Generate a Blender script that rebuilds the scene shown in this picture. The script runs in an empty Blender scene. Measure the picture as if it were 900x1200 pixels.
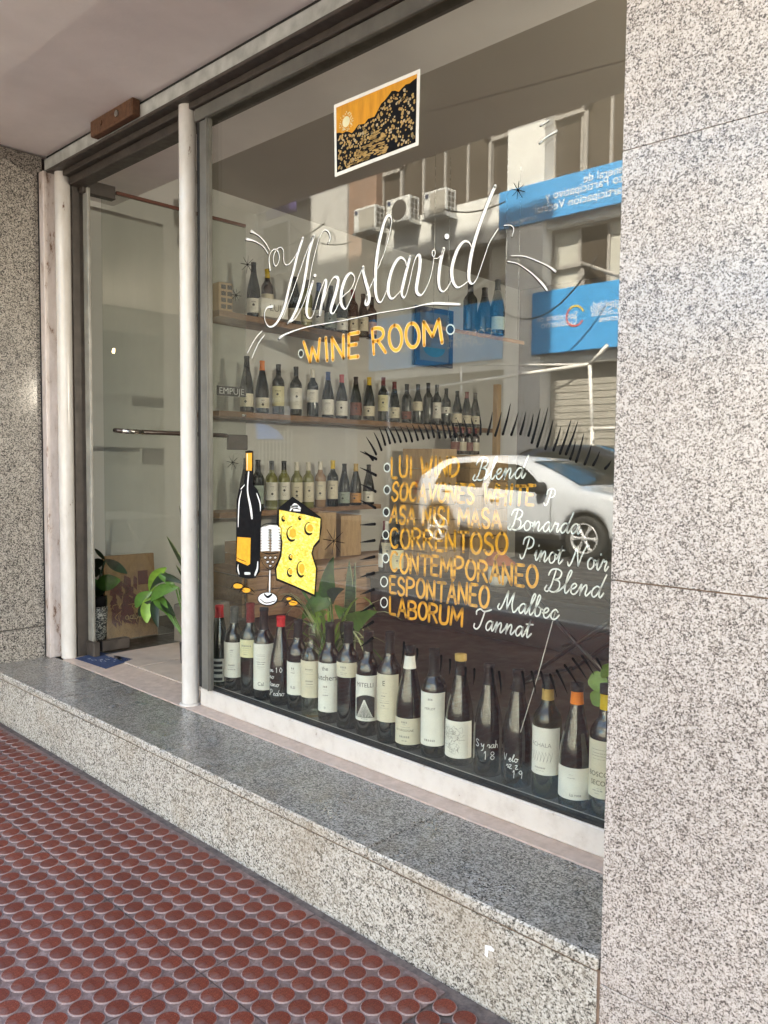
import bpy, math, random
from mathutils import Vector, Matrix
R_ = math.radians
random.seed(7)
sc = bpy.context.scene
col = sc.collection

# ------------------------------------------------------------------ camera
CAMH = 1.15
AX_R = Vector((0.71587026, 0.69816472, 0.00978729))
AX_U = Vector((-0.05103869, 0.03834304, 0.99796035))
AX_F = Vector((-0.69636544, 0.71490967, -0.06308206))
FPX = 964.9
CAM = Vector((0, 0, CAMH))
cam = bpy.data.cameras.new('camera')
cam.sensor_fit = 'AUTO'; cam.sensor_width = 36; cam.lens = FPX / 1200 * 36
cam.clip_start = 0.05; cam.clip_end = 500
cam_o = bpy.data.objects.new('camera', cam); col.objects.link(cam_o)
m3 = Matrix((AX_R, AX_U, -AX_F)).transposed()
cam_o.matrix_world = Matrix.Translation(CAM) @ m3.to_4x4()
sc.camera = cam_o

# ------------------------------------------------------------------ world, sun, exposure
SUN_EL, SUN_AZ = R_(48), R_(17)          # azimuth from +Y towards +X
w = bpy.data.worlds.new("World"); sc.world = w; w.use_nodes = True
nt = w.node_tree
sky = nt.nodes.new('ShaderNodeTexSky'); sky.sky_type = 'NISHITA'; sky.sun_disc = False
sky.sun_elevation = SUN_EL; sky.sun_rotation = SUN_AZ; sky.air_density = 1.0; sky.dust_density = 2.5
bg = nt.nodes['Background']; bg.inputs[1].default_value = 0.15
nt.links.new(sky.outputs[0], bg.inputs[0])
sun = bpy.data.lights.new('sun', 'SUN'); sun.energy = 4.5; sun.angle = R_(0.5); sun.color = (1, 0.97, 0.93)
sun_o = bpy.data.objects.new('sun', sun); col.objects.link(sun_o)
sd = Vector((math.sin(SUN_AZ) * math.cos(SUN_EL), math.cos(SUN_AZ) * math.cos(SUN_EL), math.sin(SUN_EL)))
sun_o.rotation_euler = sd.to_track_quat('Z', 'Y').to_euler()
sun_o.location = (0, 0, 30)
vs = sc.view_settings
vs.view_transform = 'Standard'; vs.look = 'None'; vs.gamma = 1; vs.use_curve_mapping = False
vs.exposure = 3.22
try:
    vs.use_white_balance = True; vs.white_balance_temperature = 7450; vs.white_balance_tint = 8
except Exception: pass
sc.cycles.transparent_max_bounces = 40
sc.cycles.max_bounces = 10; sc.cycles.diffuse_bounces = 6; sc.cycles.glossy_bounces = 5
sc.cycles.caustics_reflective = False; sc.cycles.caustics_refractive = False
sc.cycles.sample_clamp_indirect = 6

# ------------------------------------------------------------------ measuring helpers (photo survey -> metres)
def ray(px, py): return AX_F + AX_R * ((px - 450) / FPX) - AX_U * ((py - 600) / FPX)
def PY(px, py, Y): d = ray(px, py); return CAM + d * (Y / d.y)
def PX(px, py, X): d = ray(px, py); return CAM + d * (X / d.x)
def PZ(px, py, z): d = ray(px, py); return CAM + d * ((z - CAMH) / d.z)
def PW(px, py, off=0.0):                       # left wall of the shop (turned 5 degrees)
    n = Vector((1, 0.09, 0)); p0 = Vector((-4.05 + off, 3.2, 1)); d = ray(px, py)
    return CAM + d * (((p0 - CAM) @ n) / (d @ n))
YG = 1.70                                      # outer face of the window glass
def MI(px, py, Yv):                            # a thing seen mirrored in the glass -> where it really stands
    p = PY(px, py, Yv); return Vector((p.x, 2 * YG - Yv, p.z))

# ------------------------------------------------------------------ object helpers
def tag(o, label=None, cat=None, group=None, kind=None):
    if label: o['label'] = label
    if cat: o['category'] = cat
    if group: o['group'] = group
    if kind: o['kind'] = kind
    return o
def empty(name, loc=(0, 0, 0), rz=0.0, label=None, cat=None, group=None):
    o = bpy.data.objects.new(name, None); col.objects.link(o); o.empty_display_size = 0.1
    o.location = loc; o.rotation_euler = (0, 0, rz)
    return tag(o, label, cat, group)
class MB:
    def __init__(s): s.v = []; s.f = []; s.mi = []; s.sm = []
    def add(s, vs_, fs, mi=0, sm=False):
        b = len(s.v); s.v += [tuple(v) for v in vs_]
        for f in fs: s.f.append([b + i for i in f]); s.mi.append(mi); s.sm.append(sm)
        return s
    def box(s, a, b, mi=0, bev=0.0):
        x0, x1 = sorted((a[0], b[0])); y0, y1 = sorted((a[1], b[1])); z0, z1 = sorted((a[2], b[2]))
        if bev <= 0:
            vs_ = [(x, y, z) for z in (z0, z1) for y in (y0, y1) for x in (x0, x1)]
            return s.add(vs_, [(0, 2, 3, 1), (4, 5, 7, 6), (0, 1, 5, 4), (2, 6, 7, 3), (0, 4, 6, 2), (1, 3, 7, 5)], mi)
        e = min(bev, (x1 - x0) * .45, (y1 - y0) * .45, (z1 - z0) * .45)
        vs_ = []
        for sx, X in ((1, x0), (-1, x1)):
            for sy, Y in ((1, y0), (-1, y1)):
                for sz, Z in ((1, z0), (-1, z1)):
                    vs_ += [(X, Y + sy * e, Z + sz * e), (X + sx * e, Y, Z + sz * e), (X + sx * e, Y + sy * e, Z)]
        def i(a_, b_, c_, k): return ((a_ * 2 + b_) * 2 + c_) * 3 + k
        F = []
        F += [(i(0,0,0,0), i(0,0,1,0), i(0,1,1,0), i(0,1,0,0)), (i(1,0,0,0), i(1,1,0,0), i(1,1,1,0), i(1,0,1,0))]
        F += [(i(0,0,0,1), i(1,0,0,1), i(1,0,1,1), i(0,0,1,1)), (i(0,1,0,1), i(0,1,1,1), i(1,1,1,1), i(1,1,0,1))]
        F += [(i(0,0,0,2), i(0,1,0,2), i(1,1,0,2), i(1,0,0,2)), (i(0,0,1,2), i(1,0,1,2), i(1,1,1,2), i(0,1,1,2))]
        for c in (0, 1):
            for d in (0, 1):
                F += [(i(0,c,d,1), i(0,c,d,2), i(1,c,d,2), i(1,c,d,1)), (i(c,0,d,0), i(c,0,d,2), i(c,1,d,2), i(c,1,d,0)), (i(c,d,0,0), i(c,d,0,1), i(c,d,1,1), i(c,d,1,0))]
        for a_ in (0, 1):
            for b_ in (0, 1):
                for c_ in (0, 1): F.append((i(a_,b_,c_,0), i(a_,b_,c_,1), i(a_,b_,c_,2)))
        return s.add(vs_, F, mi)
    def lathe(s, prof, n=24, c=(0, 0, 0), mi=0, a0=0, a1=2 * math.pi, sm=True):
        full = abs(a1 - a0 - 2 * math.pi) < 1e-6; k = n if full else n + 1
        vs_ = [(c[0] + r * math.cos(a0 + (a1 - a0) * j / n), c[1] + r * math.sin(a0 + (a1 - a0) * j / n), c[2] + z) for r, z in prof for j in range(k)]
        F = []
        for i in range(len(prof) - 1):
            for j in range(n):
                F.append((i * k + j, i * k + (j + 1) % k, (i + 1) * k + (j + 1) % k, (i + 1) * k + j))
        return s.add(vs_, F, mi, sm)
    def tube(s, pts, r, n=8, mi=0, cap=True):
        pts = [Vector(p) for p in pts]; rs = r if isinstance(r, (list, tuple)) else [r] * len(pts)
        vs_ = []; up = None
        for i, p in enumerate(pts):
            d = (pts[min(i + 1, len(pts) - 1)] - pts[max(i - 1, 0)]).normalized()
            if up is None:
                up = d.orthogonal().normalized()
            up = (up - d * up.dot(d)); up = up.normalized() if up.length > 1e-6 else d.orthogonal().normalized()
            q = d.cross(up)
            for j in range(n):
                a = 2 * math.pi * j / n; vs_.append(p + (up * math.cos(a) + q * math.sin(a)) * rs[i])
        F = []
        for i in range(len(pts) - 1):
            for j in range(n): F.append((i * n + j, i * n + (j + 1) % n, (i + 1) * n + (j + 1) % n, (i + 1) * n + j))
        if cap: F += [tuple(range(n - 1, -1, -1)), tuple((len(pts) - 1) * n + j for j in range(n))]
        return s.add(vs_, F, mi, True)
    def quad(s, a, b, c, d, mi=0): return s.add([a, b, c, d], [(0, 1, 2, 3)], mi)
    def prism(s, poly, axis, a, b, mi=0):        # poly of 2-tuples, extruded along axis from a to b
        def P(p, t): return (t, p[0], p[1]) if axis == 'x' else (p[0], t, p[1]) if axis == 'y' else (p[0], p[1], t)
        n = len(poly); vs_ = [P(p, a) for p in poly] + [P(p, b) for p in poly]
        F = [tuple(range(n - 1, -1, -1)), tuple(range(n, 2 * n))] + [(i, (i + 1) % n, n + (i + 1) % n, n + i) for i in range(n)]
        return s.add(vs_, F, mi)
    def mesh(s, name, mats):
        me = bpy.data.meshes.new(name); me.from_pydata(s.v, [], s.f)
        for m in (mats if isinstance(mats, (list, tuple)) else [mats]): me.materials.append(m)
        for p, mi, sm in zip(me.polygons, s.mi, s.sm): p.material_index = mi; p.use_smooth = sm
        me.update(); return me
def obj(name, mb, mats, parent=None, loc=None, rz=None):
    me = mb.mesh(name, mats) if isinstance(mb, MB) else mb
    o = bpy.data.objects.new(name, me); col.objects.link(o)
    if parent: o.parent = parent
    if loc is not None: o.location = loc
    if rz is not None: o.rotation_euler = (0, 0, rz)
    return o
def share(name, me, parent=None, loc=(0, 0, 0), rot=(0, 0, 0), scale=None):
    o = bpy.data.objects.new(name, me); col.objects.link(o); o.parent = parent; o.location = loc; o.rotation_euler = rot
    if scale: o.scale = scale
    return o
def copy_tree(o, parent=None):
    c = o.copy(); col.objects.link(c); c.parent = parent
    for ch in o.children: copy_tree(ch, c)
    return c
def text_mb(body, size, mi=0, align='CENTER', depth=0.0):
    cu = bpy.data.curves.new('lettering', 'FONT'); cu.body = body; cu.size = size; cu.align_x = align; cu.align_y = 'CENTER'; cu.resolution_u = 3
    o = bpy.data.objects.new('lettering', cu); col.objects.link(o)
    dg = bpy.context.evaluated_depsgraph_get(); me = bpy.data.meshes.new_from_object(o.evaluated_get(dg))
    mb = MB(); mb.add([v.co[:] for v in me.vertices], [list(p.vertices) for p in me.polygons], mi)
    bpy.data.objects.remove(o); bpy.data.curves.remove(cu); bpy.data.meshes.remove(me)
    return mb

# ------------------------------------------------------------------ materials
class NT:
    def __init__(s, name):
        s.m = bpy.data.materials.new(name); s.m.use_nodes = True; s.t = s.m.node_tree
        s.b = s.t.nodes['Principled BSDF']; s.out = s.t.nodes['Material Output']
        s.pos = s.n('ShaderNodeTexCoord').outputs['Object']
    def n(s, ty, **kw):
        x = s.t.nodes.new(ty)
        for k, v in kw.items(): setattr(x, k, v)
        return x
    def L(s, a, b): s.t.links.new(a, b)
    def set(s, x, **kw):
        for k, v in kw.items():
            k = k.replace('_', ' ')
            if hasattr(v, 'links'): s.L(v, x.inputs[k])
            else: x.inputs[k].default_value = v
        return x
    def noise(s, scale, detail=4, rough=.55, vec=None, dist=0.0):
        x = s.n('ShaderNodeTexNoise'); s.set(x, Scale=scale, Detail=detail, Roughness=rough, Distortion=dist); s.L(vec or s.pos, x.inputs['Vector']); return x.outputs['Fac']
    def vor(s, scale, vec=None, out='Color', feature='F1'):
        x = s.n('ShaderNodeTexVoronoi', feature=feature); s.set(x, Scale=scale); s.L(vec or s.pos, x.inputs['Vector']); return x.outputs[out]
    def ramp(s, fac, stops, interp='LINEAR'):
        x = s.n('ShaderNodeValToRGB'); x.color_ramp.interpolation = interp
        el = x.color_ramp.elements
        while len(el) < len(stops): el.new(0.5)
        for e, (p, c) in zip(el, stops):
            e.position = p; e.color = (c, c, c, 1) if isinstance(c, (int, float)) else (*c, 1)
        s.L(fac, x.inputs[0]); return x.outputs[0]
    def mix(s, fac, a, b, mode='MIX'):
        x = s.n('ShaderNodeMix', data_type='RGBA', blend_type=mode)
        for i, v in ((0, fac), (6, a), (7, b)):
            if hasattr(v, 'links'): s.L(v, x.inputs[i])
            elif i == 0: x.inputs[0].default_value = v
            else: x.inputs[i].default_value = (*v, 1)
        return x.outputs[2]
    def math(s, op, a, b=0.0):
        x = s.n('ShaderNodeMath', operation=op)
        for i, v in ((0, a), (1, b)):
            if hasattr(v, 'links'): s.L(v, x.inputs[i])
            else: x.inputs[i].default_value = v
        return x.outputs[0]
    def scale(s, vec3):
        x = s.n('ShaderNodeMapping'); x.inputs['Scale'].default_value = vec3; s.L(s.pos, x.inputs[0]); return x.outputs[0]
    def bump(s, h, strength=.3, dist=.002):
        x = s.n('ShaderNodeBump'); s.set(x, Strength=strength, Distance=dist); s.L(h, x.inputs['Height']); s.L(x.outputs[0], s.b.inputs['Normal']); return x
    def col(s, c):
        if hasattr(c, 'links'): s.L(c, s.b.inputs['Base Color'])
        else: s.b.inputs['Base Color'].default_value = (*c, 1)
        return s
def plain(name, c, rough=.6, var=.12, vs_=25, metal=0.0, coat=0.0, bump=0.0, bs=60, spec=None):
    n = NT(name); f = n.noise(vs_, 5)
    d = n.ramp(f, [(.3, 1 - var), (.7, 1 + var * .6)])
    n.col(n.mix(1.0, c, d, 'MULTIPLY'))
    n.set(n.b, Roughness=n.ramp(n.noise(vs_ * 1.7, 3), [(.3, max(rough - .08, .02)), (.7, min(rough + .1, 1))]), Metallic=metal)
    n.b.inputs['Coat Weight'].default_value = coat
    if spec is not None: n.b.inputs['Specular IOR Level'].default_value = spec
    if bump: n.bump(n.noise(bs, 4), bump, .002)
    return n.m
def granite(name, stops, scale, rough, coat=0.0, stain=None, stainmask=None, bigvar=.12):
    n = NT(name)
    wob = n.n('ShaderNodeTexNoise'); n.set(wob, Scale=scale * 1.1, Detail=2.0); n.L(n.pos, wob.inputs['Vector'])
    v = n.n('ShaderNodeVectorMath', operation='MULTIPLY_ADD'); v.inputs[1].default_value = (.9 / scale,) * 3
    n.L(wob.outputs['Color'], v.inputs[0]); n.L(n.pos, v.inputs[2])
    r = n.n('ShaderNodeSeparateColor'); n.L(n.vor(scale, v.outputs[0]), r.inputs[0])
    r2 = n.n('ShaderNodeSeparateColor'); n.L(n.vor(scale * 2.1, v.outputs[0]), r2.inputs[0])
    f = n.mix(.38, r.outputs[0], r2.outputs[1])
    big = n.noise(scale * .16, 3)
    f = n.math('ADD', f, n.math('MULTIPLY', n.math('SUBTRACT', big, .5), .35))
    c = n.ramp(f, stops)
    c = n.mix(1.0, c, n.ramp(n.noise(1.7, 4), [(.3, 1 - bigvar), (.7, 1.0)]), 'MULTIPLY')
    if stain:
        c = n.mix(n.ramp(n.noise(stainmask, 5, .7), [(.52, 0), (.72, .55)]), c, stain, 'MIX')
    n.col(c); n.set(n.b, Roughness=n.ramp(n.noise(9, 4), [(.35, rough), (.7, min(1, rough * 1.8))]))
    n.b.inputs['Coat Weight'].default_value = coat; n.b.inputs['Coat Roughness'].default_value = .14
    n.bump(f, .12, .0006)
    return n.m
def glassy(name, tint, f0=.045, gain=1.0, rough=0.0, dirt=0.0):
    n = NT(name); t = n.t; t.nodes.remove(n.b)
    tr = n.n('ShaderNodeBsdfTransparent'); tr.inputs[0].default_value = (*tint, 1)
    gl = n.n('ShaderNodeBsdfGlossy'); gl.inputs['Roughness'].default_value = rough; gl.inputs[0].default_value = (1, 1, 1, 1)
    lw = n.n('ShaderNodeLayerWeight'); lw.inputs[0].default_value = .5
    p5 = n.math('POWER', lw.outputs['Facing'], 5.0)
    F = n.math('MULTIPLY', n.math('ADD', n.math('MULTIPLY', p5, 1 - f0), f0), gain)
    mx = n.n('ShaderNodeMixShader'); n.L(F, mx.inputs[0]); n.L(tr.outputs[0], mx.inputs[1]); n.L(gl.outputs[0], mx.inputs[2])
    last = mx.outputs[0]
    if dirt:
        df = n.n('ShaderNodeBsdfDiffuse'); df.inputs[0].default_value = (.6, .58, .54, 1)
        m2 = n.n('ShaderNodeMixShader')
        streak = n.ramp(n.noise(3, 6, .75, n.scale((3, 3, .6))), [(.45, dirt * .25), (.75, dirt)])
        n.L(streak, m2.inputs[0]); n.L(last, m2.inputs[1]); n.L(df.outputs[0], m2.inputs[2]); last = m2.outputs[0]
    n.L(last, n.out.inputs[0]); return n.m
def wood(name, c1, c2, scale=6, axis=(1, .12, 1), rough=.6):
    n = NT(name); v = n.scale(axis)
    f = n.noise(scale * 8, 6, .65, v, 1.2); c = n.ramp(f, [(.25, c2), (.5, c1), (.75, tuple(min(1, x * 1.25) for x in c1))])
    c = n.mix(n.ramp(n.noise(3, 4), [(.4, 0), (.8, .4)]), c, c2)
    n.col(c); n.b.inputs['Roughness'].default_value = rough; n.bump(f, .25, .001); return n.m
def emit(name, c, s):
    n = NT(name); e = n.n('ShaderNodeEmission'); e.inputs[0].default_value = (*c, 1); e.inputs[1].default_value = s; n.L(e.outputs[0], n.out.inputs[0]); return n.m

M = {}
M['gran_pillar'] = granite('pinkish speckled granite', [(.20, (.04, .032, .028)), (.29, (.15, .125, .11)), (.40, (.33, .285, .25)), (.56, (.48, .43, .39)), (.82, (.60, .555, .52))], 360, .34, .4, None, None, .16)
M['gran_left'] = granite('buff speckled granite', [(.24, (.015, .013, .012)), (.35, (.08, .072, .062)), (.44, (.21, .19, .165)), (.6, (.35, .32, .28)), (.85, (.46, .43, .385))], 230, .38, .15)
M['gran_riser'] = granite('cream rough granite', [(.2, (.04, .035, .03)), (.30, (.15, .135, .11)), (.42, (.34, .31, .265)), (.6, (.47, .44, .385)), (.85, (.60, .575, .525))], 230, .6, 0.0, (.30, .24, .17), 2.3)
M['gran_tread'] = granite('polished grey granite', [(.2, (.02, .019, .017)), (.33, (.09, .082, .073)), (.46, (.22, .205, .18)), (.62, (.36, .335, .30)), (.9, (.50, .48, .45))], 250, .24, .22, (.13, .095, .05), 3.4)
M['plaster'] = plain('pinkish white plaster soffit', (.92, .88, .87), .85, .11, 2.5, bump=.5, bs=28)
M['fascia'] = plain('light grey painted metal', (.42, .44, .43), .45, .3, 18)
M['dark_metal'] = plain('dark brown metal', (.055, .045, .038), .5, .3, 20)
M['frame_metal'] = plain('grey green frame metal', (.13, .125, .11), .4, .25, 14)
M['black'] = plain('black gap shade and fittings', (.012, .012, .012), .8)  # strips of it paint in the shade of gaps; also colours black fittings
M['rust'] = plain('rusty brown block', (.12, .055, .028), .75, .4, 60, bump=.4)
M['steel'] = plain('bright steel', (.55, .55, .53), .25, .1, 30, metal=1.0)
n = NT('peeling white paint'); f = n.noise(14, 6, .75, n.scale((1, 1, .35)))
n.col(n.ramp(f, [(.38, (.13, .07, .04)), (.41, (.36, .28, .24)), (.45, (.50, .44, .41)), (.62, (.60, .54, .52)), (.8, (.66, .62, .60))])); n.set(n.b, Roughness=.4); n.bump(f, .3, .001); M['peel'] = n.m
n = NT('white enamel post paint'); f = n.noise(22, 6, .7, n.scale((1, 1, .3)))
n.col(n.ramp(f, [(.30, (.16, .10, .07)), (.335, (.55, .52, .48)), (.8, (.70, .685, .66))])); n.set(n.b, Roughness=.22); M['post'] = n.m
n = NT('cream sill paint'); f = n.noise(16, 6, .7)
n.col(n.ramp(f, [(.31, (.2, .15, .11)), (.35, (.49, .45, .41)), (.5, (.56, .525, .485)), (.8, (.60, .57, .53))])); n.set(n.b, Roughness=.4); M['sill'] = n.m
n = NT('pink stone strip'); f = n.noise(30, 6, .7); n.col(n.ramp(f, [(.3, (.44, .34, .28)), (.7, (.62, .50, .43))])); n.set(n.b, Roughness=.5); M['pinkstone'] = n.m
# pavement
n = NT('mauve cement tile'); f = n.noise(60, 6, .7); g = n.noise(2.2, 5, .7)
c = n.ramp(f, [(.25, (.08, .045, .04)), (.5, (.20, .128, .112)), (.75, (.36, .27, .245))])
c = n.mix(n.ramp(g, [(.4, 0), (.65, .7)]), c, (.10, .075, .07)); n.col(c); n.set(n.b, Roughness=.65); n.bump(f, .5, .0015); M['tile'] = n.m
n = NT('red speckled disc'); f = n.noise(450, 3, .7); oi = n.n('ShaderNodeObjectInfo')
c = n.ramp(f, [(.3, (.045, .009, .005)), (.5, (.19, .032, .015)), (.64, (.30, .064, .032)), (.70, (.50, .25, .17))])
c = n.mix(n.ramp(n.noise(3.1, 5, .7), [(.35, 0), (.7, .55)]), c, (.07, .032, .027))
c = n.mix(n.ramp(n.noise(11, 6, .75), [(.50, 0), (.66, .65)]), c, (.26, .17, .15))
c = n.mix(n.math('MULTIPLY', oi.outputs['Random'], .45), c, (.085, .018, .012)); n.col(c); n.b.inputs['Specular IOR Level'].default_value = .3
n.set(n.b, Roughness=n.ramp(n.noise(40, 4), [(.3, .35), (.7, .7)])); n.bump(f, .35, .0006); M['disc'] = n.m
n = NT('disc rim cement'); f = n.noise(90, 5, .7); n.col(n.ramp(f, [(.3, (.17, .11, .10)), (.7, (.38, .28, .26))])); n.set(n.b, Roughness=.6); M['rim'] = n.m
n = NT('dusty cement joint'); f = n.noise(40, 6, .7); n.col(n.ramp(f, [(.3, (.055, .042, .038)), (.7, (.19, .15, .135))])); n.set(n.b, Roughness=.85); n.bump(f, .6, .002); M['mortar'] = n.m
M['asphalt'] = plain('worn asphalt', (.062, .060, .057), .85, .3, 60, bump=.4, bs=200)
M['kerb'] = plain('pale kerb concrete', (.45, .43, .40), .8, .2, 10)
M['farpave'] = plain('far pavement concrete', (.15, .135, .12), .8, .2, 6)
# shop
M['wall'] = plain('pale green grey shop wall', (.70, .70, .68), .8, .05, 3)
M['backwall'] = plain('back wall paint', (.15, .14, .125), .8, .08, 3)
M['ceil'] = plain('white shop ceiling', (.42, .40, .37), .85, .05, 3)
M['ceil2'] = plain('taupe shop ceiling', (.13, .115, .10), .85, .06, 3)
M['floor'] = plain('brown wood floor', (.055, .038, .028), .45, .3, 8)
M['floortile'] = plain('beige floor tile', (.50, .42, .36), .4, .12, 12)
M['ledge'] = plain('dark grey ledge', (.05, .052, .05), .4, .2, 20)
M['glass'] = glassy('window glass', (.93, .95, .93), .047, 1.18, 0.0, .001)
M['doorglass'] = glassy('greenish door glass', (.88, .90, .88), .045, 1.0, 0.0, .04)
M['handle'] = plain('dark bronze handle', (.05, .035, .03), .2, .1, 30, coat=.5)
M['red_rail'] = plain('red brown rail', (.12, .035, .02), .5, .2)
M['navy'] = plain('blue mat', (.025, .05, .13), .8, .5, 90)
M['white_paint'] = plain('white lettering paint', (.85, .86, .84), .6, .05, 60)
M['orange_paint'] = plain('orange lettering paint', (.88, .40, .025), .6, .18, 50)
M['orange_light'] = plain('pale orange outline paint', (.85, .62, .33), .6, .1, 50)
M['black_paint'] = plain('black paint', (.006, .006, .007), .6, spec=.12)
M['cheese'] = plain('yellow cheese paint', (.82, .60, .07), .6, .05, 30)
n = NT('brushed yellow paint'); f = n.noise(55, 5, .7, n.scale((1, 1, 1.8)), 1.0); n.col(n.ramp(f, [(.35, (.82, .42, .03)), (.5, (.85, .70, .10)), (.65, (.88, .80, .35))])); n.set(n.b, Roughness=.6); M['cheese'] = n.m
n = NT('streaky orange sky paint'); f = n.noise(50, 5, .7, n.scale((1, 1, .15))); n.col(n.ramp(f, [(.3, (.50, .20, .008)), (.6, (.70, .31, .015))])); n.set(n.b, Roughness=.5); M['poster_sky'] = n.m
M['ochre'] = plain('ochre paint', (.42, .26, .08), .6, .3, 80)
M['tan'] = plain('tan dab paint', (.46, .29, .10), .6, .2, 80)
M['cream'] = plain('cream dab paint', (.48, .37, .22), .6, .2, 80)
M['paper'] = plain('white label paper', (.80, .78, .72), .6, .04, 30)
M['paper_cream'] = plain('cream label paper', (.70, .64, .50), .6, .06, 30)
M['paper_yellow'] = plain('pale yellow label paper', (.72, .67, .42), .6, .06, 30)
M['paper_orange'] = plain('orange label paper', (.62, .30, .09), .6, .15, 60)
M['paper_red'] = plain('dark red patterned label', (.22, .06, .04), .6, .5, 150)
M['paper_green'] = plain('grey green label', (.36, .43, .38), .6, .1, 60)
M['ink'] = plain('dark ink', (.03, .03, .03), .6)
M['ink_grey'] = plain('grey ink', (.28, .27, .25), .6)
M['chalk'] = plain('white marker', (.80, .80, .80), .7)
M['g_green'] = glassy('dark green bottle glass', (.075, .12, .03), .06, 1.4)
M['g_black'] = glassy('near black bottle glass', (.015, .022, .008), .06, 1.4)
M['g_clear'] = glassy('clear bottle glass', (.80, .86, .78), .05, 1.4)
M['g_olive'] = glassy('olive bottle glass', (.34, .41, .11), .05, 1.2)
n = NT('white wine'); tr = n.n('ShaderNodeBsdfTransparent'); tr.inputs[0].default_value = (.85, .76, .38, 1)
df = n.n('ShaderNodeBsdfTranslucent'); df.inputs[0].default_value = (.6, .5, .2, 1); mx = n.n('ShaderNodeMixShader'); mx.inputs[0].default_value = .35
n.L(tr.outputs[0], mx.inputs[1]); n.L(df.outputs[0], mx.inputs[2]); n.L(mx.outputs[0], n.out.inputs[0]); M['white_wine'] = n.m
M['wine'] = plain('red wine', (.012, .004, .005), .3)
for k, c in dict(cap_red=(.55, .02, .03), cap_maroon=(.16, .015, .02), cap_black=(.012, .012, .013), cap_grey=(.09, .09, .09), cap_orange=(.85, .22, .02),
                 cap_yellow=(.70, .48, .03), cap_gold=(.50, .33, .10), cap_white=(.72, .68, .60), cap_blue=(.04, .09, .25), cap_pink=(.5, .12, .15)).items():
    M[k] = plain('capsule ' + k[4:], c, .38, .12, 60, spec=.2)
M['shelf'] = wood('brown shelf wood', (.30, .17, .09), (.14, .07, .035), 5, (1, .12, 1))
M['pine'] = wood('pale pine wood', (.52, .35, .19), (.34, .20, .10), 5, (1, 1, .15))
M['pine_h'] = wood('warm plank wood', (.40, .24, .13), (.22, .12, .06), 5, (.5, .12, 1))
M['plywood'] = wood('printed plywood', (.30, .165, .065), (.17, .08, .03), 5, (1, 1, .3))
M['maroon_print'] = plain('maroon print', (.10, .008, .010), .7, .6, 120)
M['leaf'] = plain('green leaf', (.07, .17, .025), .4, .35, 25, coat=.2)
M['leaf_light'] = plain('light green leaf', (.20, .36, .05), .4, .3, 25)
M['leaf_dark'] = plain('dark green leaf', (.012, .028, .010), .4, .3, 25)
M['leaf_pale'] = plain('cream striped leaf', (.50, .56, .32), .5, .3, 40)
n = NT('banded snake leaf'); f = n.noise(30, 4, .7, n.scale((.3, .3, 2.2)), 1.5); n.col(n.ramp(f, [(.42, (.012, .035, .014)), (.58, (.07, .13, .045))])); n.set(n.b, Roughness=.35); M['snake'] = n.m
M['concrete_pot'] = plain('grey concrete planter', (.20, .18, .15), .85, .2, 20)
M['darkpot'] = plain('dark pot', (.03, .028, .025), .6)
n = NT('patterned vase'); f = n.noise(60, 2, .5, None, 3); n.col(n.ramp(f, [(.46, (.03, .03, .03)), (.52, (.5, .49, .45))], 'CONSTANT')); M['vase'] = n.m
M['darkwood'] = plain('black stained wood', (.018, .014, .012), .4, .3, 10)
M['blacksteel'] = plain('black steel tube', (.012, .012, .012), .35)
M['terracotta'] = plain('terracotta shade', (.45, .15, .07), .7)
M['milk'] = plain('milky white glass', (.75, .72, .66), .3)
M['picframe'] = plain('navy picture frame', (.01, .025, .08), .4)
M['teal'] = plain('teal print', (.02, .16, .22), .7)
M['bulb'] = emit('warm lamp bulb', (1, .72, .42), 12)
# street
M['carwhite'] = plain('silver white car paint', (.50, .53, .57), .22, .03, 3, coat=1.0)
M['carblack'] = plain('black car paint', (.01, .01, .012), .2, .03, 3, coat=1.0)
M['carglass'] = plain('tinted car glass', (.012, .014, .013), .12, .05, 3, spec=.25)
M['tyre'] = plain('tyre rubber', (.018, .018, .018), .85)
M['alloy'] = plain('alloy rim', (.62, .63, .64), .3, .08, 20, metal=.4)
M['blacktrim'] = plain('black plastic trim', (.02, .02, .02), .6)
M['tail'] = plain('red tail light', (.35, .02, .02), .2, coat=.5)
M['headlamp'] = plain('clear headlamp', (.55, .57, .6), .1, coat=.8)
M['white_conc'] = plain('white painted concrete', (.72, .72, .70), .75, .14, 2.0)
M['grey_conc'] = plain('grey painted concrete', (.46, .45, .43), .8, .12, 2.0)
M['beige'] = plain('beige render', (.38, .345, .30), .85, .10, 1.0)
n = NT('brown brick courses'); br = n.n('ShaderNodeTexBrick'); sx = n.n('ShaderNodeSeparateXYZ'); n.L(n.pos, sx.inputs[0]); cx = n.n('ShaderNodeCombineXYZ'); n.L(sx.outputs[0], cx.inputs[0]); n.L(sx.outputs[2], cx.inputs[1]); n.L(cx.outputs[0], br.inputs[0])
br.inputs['Scale'].default_value = 5; br.inputs[1].default_value = (.26, .15, .10, 1); br.inputs[2].default_value = (.18, .10, .07, 1); br.inputs[3].default_value = (.30, .26, .22, 1); n.L(br.outputs[0], n.b.inputs['Base Color']); n.set(n.b, Roughness=.85); M['brick'] = n.m
M['winframe'] = plain('grey window metal', (.34, .32, .30), .5, .1, 5)
M['farglass'] = plain('brownish far window glass', (.075, .062, .05), .15, .3, .8, coat=.3)
M['blind'] = plain('pale blind behind glass', (.52, .51, .46), .5, .1, 2)
M['banner'] = plain('bright blue banner', (.045, .34, .72), .5, .06, 1.5)
M['banner_text'] = plain('white banner print', (.88, .9, .92), .5)
M['ac'] = plain('white air conditioner casing', (.62, .62, .60), .5, .1, 6)
M['acdark'] = plain('dark grille', (.06, .055, .05), .6)
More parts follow.
